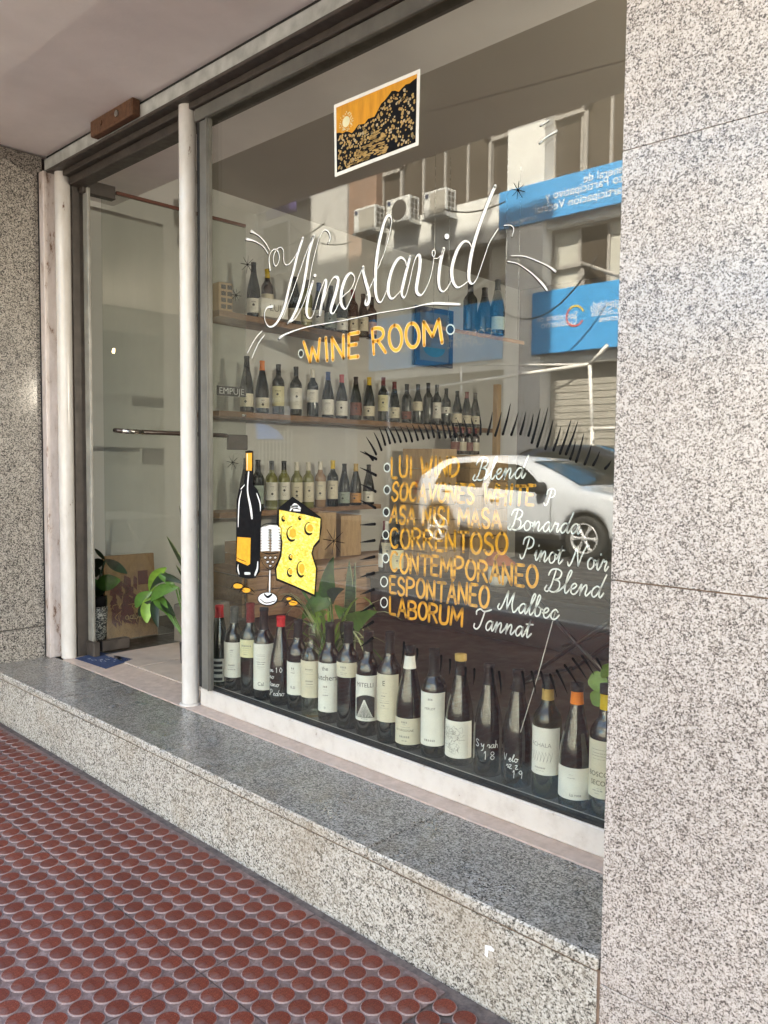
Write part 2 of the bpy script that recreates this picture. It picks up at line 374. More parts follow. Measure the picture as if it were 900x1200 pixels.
M['purple'] = plain('purple sign', (.07, .05, .16), .5)
M['tube_white'] = plain('white painted tube', (.72, .70, .66), .5)
M['shutter'] = plain('grey roller shutter', (.36, .34, .30), .6, .1, 3)
M['bark'] = plain('grey brown bark', (.11, .085, .065), .9, .3, 15)
M['cable'] = plain('dark cable', (.02, .02, .02), .6)
M['blue_cloth'] = plain('light blue parasol cloth', (.10, .28, .62), .7)

# ------------------------------------------------------------------ setting: ground
def gz(x, y): return -.0018 * x + .0077 * y
PITCH, OX, OY = 0.0534336, -1.7475457, 1.0630662
CURB_Y = 1.343; STEP_Z = .230; ROAD_Z = -.20
TI = [4.45 - 8 * k for k in range(-1, 8)]      # joints across, in disc units
TJ = [6.5, -1.5, -9.5, -17.5, -25.5, -33.5]
def sheet(x0, x1, y0, y1, z, th=.1, bev=0): return MB().box((x0, y0, z - th), (x1, y1, z), 0, bev)
def slab(x0, x1, y0, y1, dz, th, mi=0):          # slab that follows the fall of the pavement
    vs_ = []
    for zt in (-th, 0):
        for y in (y0, y1):
            for x in (x0, x1): vs_.append((x, y, gz(x, y) + dz + zt))
    return MB().add(vs_, [(0, 2, 3, 1), (4, 5, 7, 6), (0, 1, 5, 4), (2, 6, 7, 3), (0, 4, 6, 2), (1, 3, 7, 5)], mi)
pav = obj('pavement', slab(-60, 30, -1.75, CURB_Y - .003, -.005, .3), M['mortar']); tag(pav, kind='structure')
obj('kerb', MB().box((-60, -1.95, -.4), (30, -1.753, -.035), 0, .02), M['kerb'], pav)
for a in range(len(TI) - 1):
    for b in range(len(TJ) - 1):
        i1, i0 = TI[a], TI[a + 1]; j1, j0 = TJ[b], TJ[b + 1]
        x0, x1 = OX + i0 * PITCH + .0016, OX + i1 * PITCH - .0016
        y0, y1 = OY + j0 * PITCH + .0016, min(OY + j1 * PITCH - .0016, CURB_Y - .028)
        obj('paving_tile', slab(x0, x1, y0, y1, random.uniform(-.0008, .0006), .004), M['tile'], pav)
def disc_mb(seg, mb=None, cx_=0, cy_=0, cz_=0):
    mb = mb or MB(); vs_ = []
    for r, z in ((.0264, -.0004), (.0252, .0018), (.0240, .0022), (.0236, .0030)):
        for k in range(seg):
            a = 2 * math.pi * k / seg; vs_.append((cx_ + r * math.cos(a), cy_ + r * math.sin(a), cz_ + z))
    F = [];
    mb.add(vs_, [], 0); b = len(mb.v) - len(vs_)
    for L_ in range(3):
        for k in range(seg):
            mb.f.append([b + L_ * seg + k, b + L_ * seg + (k + 1) % seg, b + (L_ + 1) * seg + (k + 1) % seg, b + (L_ + 1) * seg + k]); mb.mi.append(0 if L_ < 2 else 1); mb.sm.append(False)
    mb.f.append([b + 3 * seg + k for k in range(seg)]); mb.mi.append(1); mb.sm.append(False)
    return mb
def to_px(p):
    d = Vector(p) - CAM; z = d @ AX_F
    return (450 + FPX * (d @ AX_R) / z, 600 - FPX * (d @ AX_U) / z) if z > .05 else (-9999, -9999)
cells = []
for i in range(-59, 28):
    for j in range(-50, 6):
        x, y = OX + i * PITCH, OY + j * PITCH
        if y > CURB_Y - .016 or y < -1.6: continue
        # the row cut by the step
        u, v = to_px((x, y, 0)); vis = -15 < u < 590 and 800 < v < 1215
        cells.append((0 if vis else 1, (Vector((x, y, 0)) - CAM).length, x + random.uniform(-.0006, .0006), y + random.uniform(-.0006, .0006)))
cells.sort()
dme = disc_mb(18).mesh('red_disc', [M['rim'], M['disc']]); far = MB()
for k, (q, d, x, y) in enumerate(cells):
    z = gz(x, y) + random.uniform(-.0005, .0002)
    if k < 300: share('red_disc', dme, pav, (x, y, z))
    elif x > -4.6 or (x > -5.5 and k % 1 == 0): disc_mb(12, far, x, y, z)
o = obj('red_discs', far, [M['rim'], M['disc']], pav); o['kind'] = 'stuff'
tag(obj('ground', sheet(-200, 200, -200, 200, -.45), M['asphalt']), kind='structure')
tag(obj('road', sheet(-120, 80, -9.2, -1.953, ROAD_Z, .2), M['asphalt']), kind='structure')
fp = tag(obj('far_pavement', sheet(-120, 80, -13.6, -9.4, -.05, .3), M['farpave']), kind='structure')
obj('kerb', MB().box((-120, -9.4, -.4), (80, -9.2, -.046), 0, .02), M['kerb'], fp)

# ------------------------------------------------------------------ the shop building
shop = empty('shop_building', (-2.2, 1.7, 0), 0, 'granite faced shop building with deep plaster soffit over the pavement', 'building')
SO = Vector(shop.location)
def sp(name, mb, mat, parent=shop):              # part given in world coordinates
    mb.v = [(v[0] - SO.x, v[1] - SO.y, v[2] - SO.z) for v in mb.v] if parent is shop else mb.v
    return obj(name, mb, mat, parent)
# front pier: cladding panels
z1, z2, z3 = PY(706, 1154, CURB_Y).z, PY(719, 680, CURB_Y).z, PY(724, 179, CURB_Y).z
pe = [PY(727.7, 0, CURB_Y), PY(705, 1110, CURB_Y)]
PXL = -.735
M['joint'] = plain('brown joint mortar', (.22, .15, .11), .9, .3, 40)
pier = sp('pier', MB().box((PXL + .006, CURB_Y + .004, -.1), (.98, 2.3, 2.485)), M['joint'])
for a, b, g0, g1 in ((-.05, z1, 0, .0012), (z1, z2, .0012, .0013), (z2, z3, .0013, .0004), (z3, 2.486, .0005, 0)):
    mb = MB().box((PXL, CURB_Y, a + g0), (.99, CURB_Y + .0035, b - g1), 0, .0006)
    mb.v = [(v[0] - SO.x, v[1] - SO.y, v[2] - SO.z) for v in mb.v]; obj('granite_panel', mb, M['gran_pillar'], pier)
# left return wall
lw = sp('return_wall', MB().box((-4.4, .62, -.1), (-3.762, 1.86, 2.485)), M['mortar'])
for a, b in ((-.05, .373), (.373, 2.486)):
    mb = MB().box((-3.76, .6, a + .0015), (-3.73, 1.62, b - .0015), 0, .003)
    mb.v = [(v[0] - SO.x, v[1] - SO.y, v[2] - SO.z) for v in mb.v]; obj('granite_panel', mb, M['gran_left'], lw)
# soffit slab, then unseen upper building with heights shaped for its shade
sp('soffit', MB().box((-30, .60, 2.49), (20, 2.2, 2.75)), M['plaster'])
sp('upper_shade_wall', MB().box((-60, .75, 2.753), (-6.6, 9, 23.8)), M['beige'])
sp('upper_shade_wall', MB().box((-60, .76, 23.803), (-15.4, 9, 38)), M['beige'])  # unseen tower added to shade the left end of the far facade
sp('low_unseen_wall', MB().box((-6.597, .75, 2.753), (20, 9, 3.3)), M['beige'])  # unseen mass, kept low so sun reaches the road and car
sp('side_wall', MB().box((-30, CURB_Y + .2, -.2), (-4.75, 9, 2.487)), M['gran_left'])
sp('side_wall', MB().box((1.0, CURB_Y + .2, -.2), (20, 9, 2.487)), M['gran_pillar'])
# step: riser panels, tread panels
step = sp('step', MB().box((-3.728, CURB_Y + .004, -.1), (PXL + .003, 1.70, .2025)), M['joint'])
xs = [PXL - .006, -1.92, -3.03, -3.727]
for a, b in zip(xs[1:], xs[:-1]):
    mb = MB().box((a + .001, CURB_Y, -.05), (b - .001, CURB_Y + .0035, .1985), 0, .001); mb.v = [(v[0] - SO.x, v[1] - SO.y, v[2] - SO.z) for v in mb.v]
    obj('riser_panel', mb, M['gran_riser'], step)
xs = [PXL - .003, -1.35, -3.045, -3.727]
for a, b in zip(xs[1:], xs[:-1]):
    mb = MB().box((a + .001, CURB_Y - .005, .203), (b - .001, 1.63, STEP_Z), 0, .004)
    for q_, f_ in enumerate(mb.f):
        if all(mb.v[i_][1] < CURB_Y + .002 for i_ in f_): mb.mi[q_] = 1
    mb.v = [(v[0] - SO.x, v[1] - SO.y, v[2] - SO.z) for v in mb.v]
    obj('tread_panel', mb, [M['gran_tread'], M['gran_riser']], step)
mb = MB().box((-3.62, 1.631, .2), (PXL, 1.80, STEP_Z + .001), 0, .002); mb.v = [(v[0] - SO.x, v[1] - SO.y, v[2] - SO.z) for v in mb.v]; obj('stone_strip', mb, M['pinkstone'], step)
# chipped mortar line under the tread nosing, paint spot
sp('paint_spot', MB().prism([(-1.0, .120), (-.994, .117), (-.992, .134), (-.978, .136), (-.977, .141), (-.985, .145), (-1.0, .141)], 'y', CURB_Y - .0016, CURB_Y - .0003), M['white_paint'])
# interior shell
W0 = PW(266, 488); wx = lambda y: -4.28 - .09 * (y - 3.2)
mb = MB().add([(wx(1.86), 1.86, .235), (wx(6.6), 6.6, .235), (wx(6.6), 6.6, 3.1), (wx(1.86), 1.86, 3.1), (wx(1.86) - .12, 1.86, .235), (wx(6.6) - .12, 6.6, .235), (wx(6.6) - .12, 6.6, 3.1), (wx(1.86) - .12, 1.86, 3.1)],
    [(0, 1, 2, 3), (7, 6, 5, 4), (0, 4, 5, 1), (3, 2, 6, 7), (0, 3, 7, 4), (1, 5, 6, 2)])
sp('inner_wall', mb, M['wall'])
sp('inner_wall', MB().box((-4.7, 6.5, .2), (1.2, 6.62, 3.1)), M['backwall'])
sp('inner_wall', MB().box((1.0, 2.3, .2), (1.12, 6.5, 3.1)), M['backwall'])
sp('shop_floor', MB().box((-4.6, 2.35, .1), (1.0, 6.6, .234)), M['floor'])
sp('shop_floor', MB().box((-4.6, 1.802, .1), (-2.60, 2.349, .232)), M['ledge'])
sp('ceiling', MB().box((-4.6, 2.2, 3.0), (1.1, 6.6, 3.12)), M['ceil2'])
sp('bulkhead', MB().box((-4.6, 1.9, 2.5), (1.0, 2.21, 2.999)), M['ceil'])
sp('display_ledge', MB().box((-2.598, 1.725, .1), (1.0, 2.348, .284)), M['ledge'])
for i in range(3):
    sp('floor_tile', MB().box((-3.56 + i * .31, 1.8015, .2), (-3.56 + i * .31 + .306, 2.34, .2345), 0, .001), M['floortile'])

# ------------------------------------------------------------------ shop front: frame, pane, painted lettering
sf = empty('shop_window', (-1.65, YG, STEP_Z), 0, 'large shop window in a dark metal frame over a cream sill with hand painted lettering', 'window')
WO = Vector(sf.location)
def wp(name, mb, mat, parent=sf, label=None):
    mb.v = [(v[0] - WO.x, v[1] - WO.y, v[2] - WO.z) for v in mb.v]; o = obj(name, mb, mat, parent)
    if label: o['label'] = label
    return o
GX0, GX1, GZ0, GZ1 = -2.545, -.5, .300, 2.352
wp('sill', MB().box((-2.592, 1.689, STEP_Z + .0015), (-.6, 1.745, .300), 0, .004), M['sill'])
wp('sill_gasket', MB().box((-2.568, 1.694, .3005), (-.6, 1.722, .307), 0, .001), M['black'])
wp('side_frame', MB().box((-2.569, 1.680, .301), (-2.514, 1.699, 2.339), 0, .003).box((-2.524, 1.674, .301), (-2.516, 1.6795, 2.339), 0, .002), M['frame_metal'])
wp('head_frame', MB().box((-3.70, 1.69, 2.353), (-.6, 1.76, 2.413), 0, .003).box((-3.7, 1.66, 2.385), (-.6, 1.6895, 2.413), 0, .003), M['dark_metal'])
wp('head_frame', MB().box((-2.59, 1.672, 2.340), (-.6, 1.689, 2.384), 0, .003), M['frame_metal'])
wp('gap_shade_strip', MB().box((-2.600, 1.690, .301), (-2.5695, 1.72, 2.35)), M['black'])
pane = wp('glass_pane', MB().box((GX0, YG, GZ0 - .01), (GX1, YG + .008, GZ1)), M['glass'])
hb = empty('lintel_beam', (-2.2, 1.62, 2.415), 0, 'long pale grey metal lintel above door and window with scraped paint', 'lintel')
def hp(name, mb, mat):
    mb.v = [(v[0] + 2.2, v[1] - 1.62, v[2] - 2.415) for v in mb.v]; return obj(name, mb, mat, hb)
hp('fascia', MB().box((-3.727, 1.628, 2.418), (-.6, 1.70, 2.474), 0, .004), M['fascia'])
hp('lower_channel', MB().box((-3.727, 1.618, 2.405), (-.6, 1.66, 2.4175), 0, .002), M['dark_metal'])
hp('gap_shade_strip', MB().box((-3.727, 1.640, 2.4745), (-.6, 1.70, 2.489)), M['black'])
a, b = PZ(107, 150, 2.45), None
xa, xb = PY(108, 165, 1.60).x, PY(157, 137, 1.60).x
bk = empty('mounting_block', (xa, 1.60, 2.43), 0, 'rusty brown block with two round fixings on the lintel above the door', 'bracket')
obj('block', MB().box((0, -.008, -.005), (xb - xa, .027, .058), 0, .004), M['rust'], bk)
for k, (u, r, mt) in enumerate(((.28, .010, 'rust'), (.66, .013, 'steel'))):
    mb = MB()
    cxx = (xb - xa) * u
    vs_ = [(cxx + r * math.cos(t * math.pi / 8), -.0085 - dy, .028 + r * math.sin(t * math.pi / 8)) for dy in (0, .004) for t in range(16)]
    mb.add(vs_, [tuple(range(16, 32))] + [(t, (t + 1) % 16, 16 + (t + 1) % 16, 16 + t) for t in range(16)])
    obj('washer', mb, M[mt], bk)
# posts
po = empty('round_post', (-2.632, 1.672, STEP_Z), 0, 'round white enamelled post between the doorway and the window', 'post')
obj('shaft', MB().lathe([(.031, 0), (.0315, .02), (.031, .06), (.031, 2.18)], 28), M['post'], po)
obj('base_collar', MB().lathe([(.040, 0), (.040, .004), (.033, .008)], 28), M['sill'], po)
jp = PZ(76, 771, STEP_Z); jb = empty('door_jamb', (jp.x, jp.y + .02, STEP_Z), 0, 'white door jamb of rounded post with peeling paint beside the granite wall', 'jamb')
obj('shaft', MB().lathe([(.033, 0), (.033, 2.18)], 28), M['post'], jb)
jx, jy = jb.location.x, jb.location.y
obj('backing_strip', MB().box((-3.727 - jx, 1.602 - jy, 0), (-3.682 - jx, 1.70 - jy, 2.18), 0, .003), M['peel'], jb)
obj('gap_shade_strip', MB().box((-3.7295 - jx, 1.598 - jy, 0), (-3.7275 - jx + .004, 1.6015 - jy, 2.18)), M['black'], jb)
obj('rebate', MB().box((.012, .034, 0), (.022, .10, 2.16), 0, .002), M['dark_metal'], jb)
# door
dr = empty('glass_door', (-3.61, 1.84, .24), 0, 'frameless glass door standing open into the shop with a bar handle', 'door')
DY1 = .80; DZ = 2.12
obj('door_pane', MB().box((-.005, .0, .035), (.005, DY1, DZ)), M['doorglass'], dr)
obj('top_rail', MB().box((-.009, .07, DZ + .0005), (.009, DY1, DZ + .016), 0, .002), M['red_rail'], dr)
obj('top_pivot', MB().box((-.02, -.10, DZ - .03), (.02, .06, DZ + .03), 0, .003), M['dark_metal'], dr)
obj('bottom_pivot', MB().box((-.018, -.03, 0), (.018, .11, .05), 0, .003), M['dark_metal'], dr)
hz = 1.272 - .24
obj('bar_handle', MB().tube([(.014, .045, hz + .004), (.045, .05, hz + .002), (.05, .07, hz), (.05, .62, hz - .004), (.045, .645, hz - .005), (.012, .65, hz - .005)], .011, 12), M['handle'], dr)
obj('handle_sleeve', MB().tube([(.05, .062, hz), (.05, .17, hz - .001)], .0118, 12), M['steel'], dr)
obj('lock_case', MB().box((.0055, .675, .955), (.025, .80, 1.035), 0, .004), M['dark_metal'], dr)
obj('lock_knob', MB().lathe([(.0, 0), (.012, .002), (.012, .012)], 12), M['steel'], dr, (.03, .77, 1.13))
stk = obj('push_sticker', MB().box((.0055, .615, 1.235), (.0068, .80, 1.285)), M['ink'], dr)
t = text_mb('EMPUJE', .047); t.v = [(.0075, .708 + v[0] * 1.05, 1.259 + v[1]) for v in t.v]; obj('lettering', t, M['fascia'], stk)
sl0, sl1 = PY(89, 600, 1.755).x, PY(107, 600, 1.755).x
M['old_alu'] = plain('dull streaked aluminium', (.27, .265, .235), .35, .35, 9)
wp('side_light', MB().box((sl0, 1.755, .300), (sl1, 1.77, 2.352), 0, .003), M['old_alu'])
wp('side_light_base', MB().box((sl0, 1.745, .233), (sl1 + .03, 1.775, .2995), 0, .003), M['dark_metal'])

# ---- paint on the inside face of the pane
def ribbon(pts, Y, mb, wscale=1.0, mi=0, loop=False, sub=4):
    """pts: (x, z, w) in metres in the pane's plane; smooth stroke with round ends"""
    P = []
    n_ = len(pts)
    for i in range(n_ - 1 if not loop else n_):
        g = lambda k: pts[k % n_] if loop else pts[min(max(k, 0), n_ - 1)]
        p0, p1, p2, p3 = g(i - 1), g(i), g(i + 1), g(i + 2)
        for s_ in range(sub):
            t = s_ / sub
            P.append(tuple(.5 * ((2 * p1[k]) + (-p0[k] + p2[k]) * t + (2 * p0[k] - 5 * p1[k] + 4 * p2[k] - p3[k]) * t * t + (-p0[k] + 3 * p1[k] - 3 * p2[k] + p3[k]) * t ** 3) for k in range(3)))
    P.append(pts[0] if loop else pts[-1])
    vs_ = []; N = len(P)
    for i in range(N):
        a, b = P[max(i - 1, 0)], P[min(i + 1, N - 1)]
        dx, dz = b[0] - a[0], b[1] - a[1]; L = math.hypot(dx, dz) or 1e-9
        h = max(P[i][2], .0004) * wscale / 2; nx, nz = -dz / L * h, dx / L * h
        vs_ += [(P[i][0] + nx, Y, P[i][1] + nz), (P[i][0] - nx, Y, P[i][1] - nz)]
    mb.add(vs_, [(2 * i, 2 * i + 1, 2 * i + 3, 2 * i + 2) for i in range(N - 1)], mi)
    if not loop:
        for e in (0, N - 1):
            h = max(P[e][2], .0004) * wscale / 2
            b = len(mb.v); mb.v += [(P[e][0] + h * math.cos(t * math.pi / 4), Y, P[e][1] + h * math.sin(t * math.pi / 4)) for t in range(8)]
            mb.f.append([b + t for t in range(8)]); mb.mi.append(mi); mb.sm.append(False)
    return mb
YP = YG - .0030                                 # name, drawing and poster sit on the outer face
def G(px, py): p = PY(px, py, YP); return (p.x, p.z)
MPP = 1 / 400.0
def mpp(px, py):                                  # metres per photo pixel on the pane
    d = ray(px, py); return (YP / d.y) / FPX
def stroke_px(pts, Y, mb, k=1.0, mi=0, loop=False):
    out = []
    for q in pts:
        x, z = G(q[0], q[1]); out.append((x, z, (q[2] if len(q) > 2 else 1.2) * mpp(q[0], q[1]) * k))
    return ribbon(out, Y, mb, 1, mi, loop)
def fill_px(pts, Y, mb, mi=0, smooth=False):
    P = [G(*q) for q in pts]
    b = len(mb.v); mb.v += [(x, Y, z) for x, z in P]; mb.f.append(list(range(b, b + len(P)))); mb.mi.append(mi); mb.sm.append(False); return mb
def conv(o, s, pts): return [tuple([o[0] + p[0] / s, o[1] + p[1] / s] + list(p[2:])) for p in pts]
A_ = lambda pts: conv((280, 250), 6, pts)
B_ = lambda pts: conv((400, 240), 7.5, pts)
C_ = lambda pts: conv((500, 210), 6, pts)
name_strokes = [
 A_([(220,395,3),(212,330,1),(222,278,1),(250,252,1),(275,270,1),(285,310,1),(275,352,1),(257,370,1),(243,340,1),(247,290,1),(270,250,1),(297,240,1),(315,270,1),(315,330,1),(330,362,1),(358,352,1),(390,310,1),(412,268,1)]),
 A_([(450,175,3.4),(415,280,3.6),(385,400,3.8),(355,510,3.8),(325,640,3.8),(290,730,3.2),(250,786,2.4),(210,796,1.2),(184,755,1),(180,705,1),(197,665,1.6),(235,655,3)]),
 A_([(305,740,.8),(360,600,1),(420,430,1),(480,260,1),(525,165,1)]),
 A_([(527,160,3.6),(492,280,4),(470,420,4.2),(445,550,4.2),(410,660,4),(372,740,3.4),(342,774,2)]),
 A_([(342,774,1),(400,735,1.2),(450,640,1),(485,540,1),(510,390,1),(540,260,1),(570,160,1),(602,118,1.2),(630,130,1.4),(642,170,1.6),(630,208,2.2)]),
 A_([(520,480,3.4),(490,580,4),(475,680,3.8),(485,728,2.4),(507,735,1.2),(530,690,1),(560,580,1),(595,485,1.2),(611,468,2.4),(612,500,4),(595,580,4.4),(568,712,3.6)]),
 A_([(568,712,1),(605,590,1),(640,490,1),(672,448,2),(698,468,4),(680,560,4.6),(648,665,4.4),(650,700,2.4),(670,697,1.2),(705,630,1),(735,580,1),(785,535,1),(815,462,1.2),(790,420,2),(755,448,4),(725,530,4.6),(717,620,4.4),(738,668,2.4),(760,660,1.2),(800,570,1),(850,430,1),(872,388,2)]),
 B_([(192,548,3.4),(195,600,3.6),(215,680,4),(238,760,4.4),(245,830,4.4),(230,872,4),(210,866,2.6),(214,832,1.6)]),
 B_([(222,800,.9),(260,710,1),(300,620,1)]),
 B_([(320,560,1),(370,440,1),(420,270,1),(442,150,1),(434,104,2),(410,95,3.4),(375,160,4),(335,320,4.2),(310,480,4.4),(300,620,4.2),(300,760,4),(318,835,3),(344,856,1.8),(370,820,1),(405,735,1)]),
 B_([(575,555,1),(560,490,1.6),(517,465,2.6),(468,520,4),(430,620,4.4),(410,740,4.4),(425,808,3),(452,824,1.8),(490,790,1),(522,755,1)]),
 B_([(605,455,3.2),(575,570,4),(545,690,4.2),(530,770,3.6),(545,815,2),(567,795,1),(600,680,1),(630,540,1),(660,455,1.6),(688,448,3.6),(690,540,4.4),(670,660,4.6),(660,750,4.2),(682,790,3),(715,782,1.4),(762,700,1),(795,590,1),(812,470,1),(800,445,1),(800,408,1.2),(820,402,1.2),(824,435,1),(812,466,1),(850,468,1),(892,420,1.6)]),
 C_([(120,490,3.6),(100,570,4.2),(85,680,4.2),(90,762,3),(115,790,1.6),(145,765,1),(175,710,1)]),
 C_([(320,490,1),(298,445,1.6),(260,440,2.8),(215,500,4.2),(180,610,4.4),(180,700,4),(207,755,2.6),(240,755,1.4),(290,718,1)]),
 C_([(480,50,4.2),(430,170,4.2),(370,330,4.2),(325,480,4.4),(300,620,4.4),(298,705,3.6),(320,735,1.8),(352,700,1),(395,580,1),(440,450,1),(502,350,1.4)]),
 [(327.5,396,3),(336,391,1.8),(360,383,1),(400,376,.9),(440,367.5,.9),(480,361,.9),(497,357,1.2),(510,355.4,2.6),(525,356,2.6),(539,356.5,2.4)],
 A_([(88,126,3.4),(110,138,1.4),(150,165,1.1),(190,212,1),(218,262,.9)]), A_([(52,180,2.6),(110,195,1.2),(170,232,1),(206,285,.9)]),
 [(307,388,1.4),(299,397,1),(290,414,1)], [(310,392.7,1.2),(303,402,1),(295,420,1)],
 [(599,299.7,.9),(613,300,1),(628,305,1),(643,312,1.6),(651,318,2.6)], [(595,306.5,.9),(607,309,1),(623,320,1.2),(636,333,2.4),(641,340,2)],
 C_([(600,400,1.4),(612,350,1),(590,324,1),(545,325,.9)]), [(634,146.4,2.2),(643,141,1.4)], [(633,167,2.2),(641,160,1.6),(652,153.5,2.6)]]
dots = [(280 + 535 / 6, 250 + 437 / 6, 2.0), (500 + 142 / 6, 210 + 402 / 6, 3.4)]
mbw, mbk = MB(), MB()
for s_ in name_strokes:
    stroke_px(s_, YP, mbw, 1.12); stroke_px([(q[0] - .9, q[1] + .9) + tuple(q[2:]) for q in s_], YP + .0006, mbk, 1.25)
for x, y, r in dots:
    fill_px([(x + r * math.cos(t * math.pi / 6) * .85, y + r * math.sin(t * math.pi / 6)) for t in range(12)], YP, mbw)
    fill_px([(x - .9 + r * 1.1 * math.cos(t * math.pi / 6) * .85, y + 1 + r * 1.1 * math.sin(t * math.pi / 6)) for t in range(12)], YP + .0006, mbk)
wp('painted_name', mbw, M['white_paint'], sf, 'large white copperplate lettering of the shop name'); wp('name_shadow', mbk, M['black_paint'])

def arc(cx, cy, rx, ry, a0, a1, n=8): return [(cx + rx * math.cos(R_(a0 + (a1 - a0) * k / n)), cy + ry * math.sin(R_(a0 + (a1 - a0) * k / n))) for k in range(n + 1)]
CAPS = {
 'A': [[(0, 0), (.5, 1), (1, 0)], [(.2, .33), (.8, .33)]], 'B': [[(0, 0), (0, 1)], [(0, 1), (.55, 1), (.85, .88), (.85, .68), (.5, .54), (0, .53)], [(.5, .53), (.95, .42), (.95, .12), (.5, 0), (0, 0)]],
 'C': [arc(.55, .5, .5, .5, 50, 310, 10)], 'D': [[(0, 0), (0, 1)], [(0, 1), (.5, .97), (.95, .7), (.95, .3), (.5, .03), (0, 0)]],
 'E': [[(.95, 1), (0, 1), (0, 0), (.95, 0)], [(0, .52), (.75, .52)]], 'H': [[(0, 0), (0, 1)], [(.9, 0), (.9, 1)], [(0, .5), (.9, .5)]],
 'I': [[(.5, 0), (.5, 1)]], 'L': [[(0, 1), (0, 0), (.85, 0)]], 'M': [[(0, 0), (.08, 1), (.5, .3), (.92, 1), (1, 0)]],
 'N': [[(0, 0), (0, 1), (.9, 0), (.9, 1)]], 'O': [arc(.5, .5, .5, .5, 90, 450, 12)], 'P': [[(0, 0), (0, 1)], [(0, 1), (.5, 1), (.88, .88), (.88, .62), (.5, .48), (0, .46)]],
 'R': [[(0, 0), (0, 1)], [(0, 1), (.5, 1), (.85, .88), (.85, .66), (.5, .52), (0, .5)], [(.4, .5), (.95, 0)]],
 'S': [[(.9, .84), (.7, .98), (.35, 1), (.08, .82), (.15, .6), (.5, .5), (.85, .38), (.92, .16), (.65, 0), (.3, .0), (.03, .16)]],
 'T': [[(0, 1), (1, 1)], [(.5, 1), (.5, 0)]], 'U': [[(0, 1), (0, .3), (.2, .03), (.5, 0), (.78, .05), (.95, .3), (.95, 1)]],
 'V': [[(0, 1), (.5, 0), (1, 1)]], 'W': [[(0, 1), (.25, 0), (.5, .7), (.75, 0), (1, 1)]], 'Á': [[(0, 0), (.5, 1), (1, 0)], [(.2, .33), (.8, .33)], [(.45, 1.1), (.7, 1.28)]]}
CW = {'I': .35, 'M': 1.3, 'W': 1.35, 'L': .8, 'T': .95, 'S': .85, 'E': .8, ' ': .55}
def straight(pts):                                # keep corners crisp in the spline
    out = []
    for a, b in zip(pts[:-1], pts[1:]):
        out += [a, tuple(a[k] + (b[k] - a[k]) * .08 for k in range(2)), tuple(a[k] + (b[k] - a[k]) * .92 for k in range(2))]
    return out + [pts[-1]]
def caps_word(text, TL, TR, BR, BL, wpx, layers, gap=.32):
    q = [G(*p) for p in (TL, TR, BR, BL)]
    tot = sum(CW.get(c, 1.0) for c in text) + gap * (len(text) - 1); u = 0
    rnd = random.Random(text)
    def mp(s_, t_):
        return tuple((1 - t_) * ((1 - s_) * q[3][k] + s_ * q[2][k]) + t_ * ((1 - s_) * q[0][k] + s_ * q[1][k]) for k in range(2))
    for c in text:
        cw = CW.get(c, 1.0)
        if c != ' ':
            j0, j1 = rnd.uniform(-.04, .04), rnd.uniform(-.04, .05)
            for st in CAPS[c]:
                pp = st if c in 'OCSUDPRB' else straight(st)
                path = [mp((u + p[0] * cw) / tot, j0 + p[1] * (1 + j1)) for p in pp]
                w0 = wpx * mpp(BL[0], BL[1])
                for (mb, Y, k) in layers: ribbon([(x, z, w0 * k * rnd.uniform(.9, 1.12)) for x, z in path], Y, mb)
        u += cw + gap
mo, mh, mring, mdark = MB(), MB(), MB(), MB()
caps_word('WINE', (355.6, 400), (421, 388.5), (420, 417.2), (359, 425), 3.2, [(mo, YP, 1), (mh, YP + .0006, 1.5)])
caps_word('ROOM', (436, 385.5), (515.5, 373.5), (518, 402), (438, 414.5), 3.2, [(mo, YP, 1), (mh, YP + .0006, 1.5)])
wp('painted_words', mo, M['orange_paint'], sf, 'orange capital lettering with pale outline under the name'); wp('word_outline', mh, M['orange_light'])
YP = YG + .0095                                 # the list is painted on the inner face
mo = MB()
menu = [('LUI WIND', (459, 537), (538, 535), (537, 558), (459, 559.5)), ('SOCAVONES WHITE', (461, 565), (627, 570), (625, 592), (459, 586)),
 ('ASA NISI MASA', (459, 592), (586, 598), (587, 619.5), (457, 612)), ('CORRENTOSO', (457, 619), (594.5, 626.5), (594, 650), (457, 641)),
 ('CONTEMPORÁNEO', (457.5, 647.5), (630, 663), (629.5, 688), (457, 669)), ('ESPONTÁNEO', (457, 676), (573.5, 688), (572, 712.5), (457, 695)), ('LABORUM', (457, 700), (543, 714), (541, 734.5), (457, 720))]
for k, L in enumerate(menu): caps_word(L[0], *L[1:], 3.3, [(mo, YP, 1)], .3)
wp('painted_menu', mo, M['orange_paint'], sf, 'orange capital list of wine names with white rings in front')
for x, y, rx, ry, w_ in [(453.5,548,3.6,4.8,1.5),(453.5,574,3.6,4.8,1.5),(452.7,600,3.6,5,1.5),(452,626.7,3.6,5,1.5),(452,654,3.6,5.2,1.5),(450,681.7,4,5.8,1.5),(450,706,4,5.8,1.5),(352.7,414.4,3,4.4,1.3),(527.8,386,4.6,5.6,1.6)]:
    pts = [(x + rx * math.cos(R_(a)), y + ry * math.sin(R_(a)), w_) for a in range(0, 360, 36)]
    stroke_px(pts, YP, mring, 1, 0, True); fill_px([(x + 1.15 * rx * math.cos(R_(a)), y + 1.15 * ry * math.sin(R_(a))) for a in range(0, 360, 30)], YP + .0008, mdark)
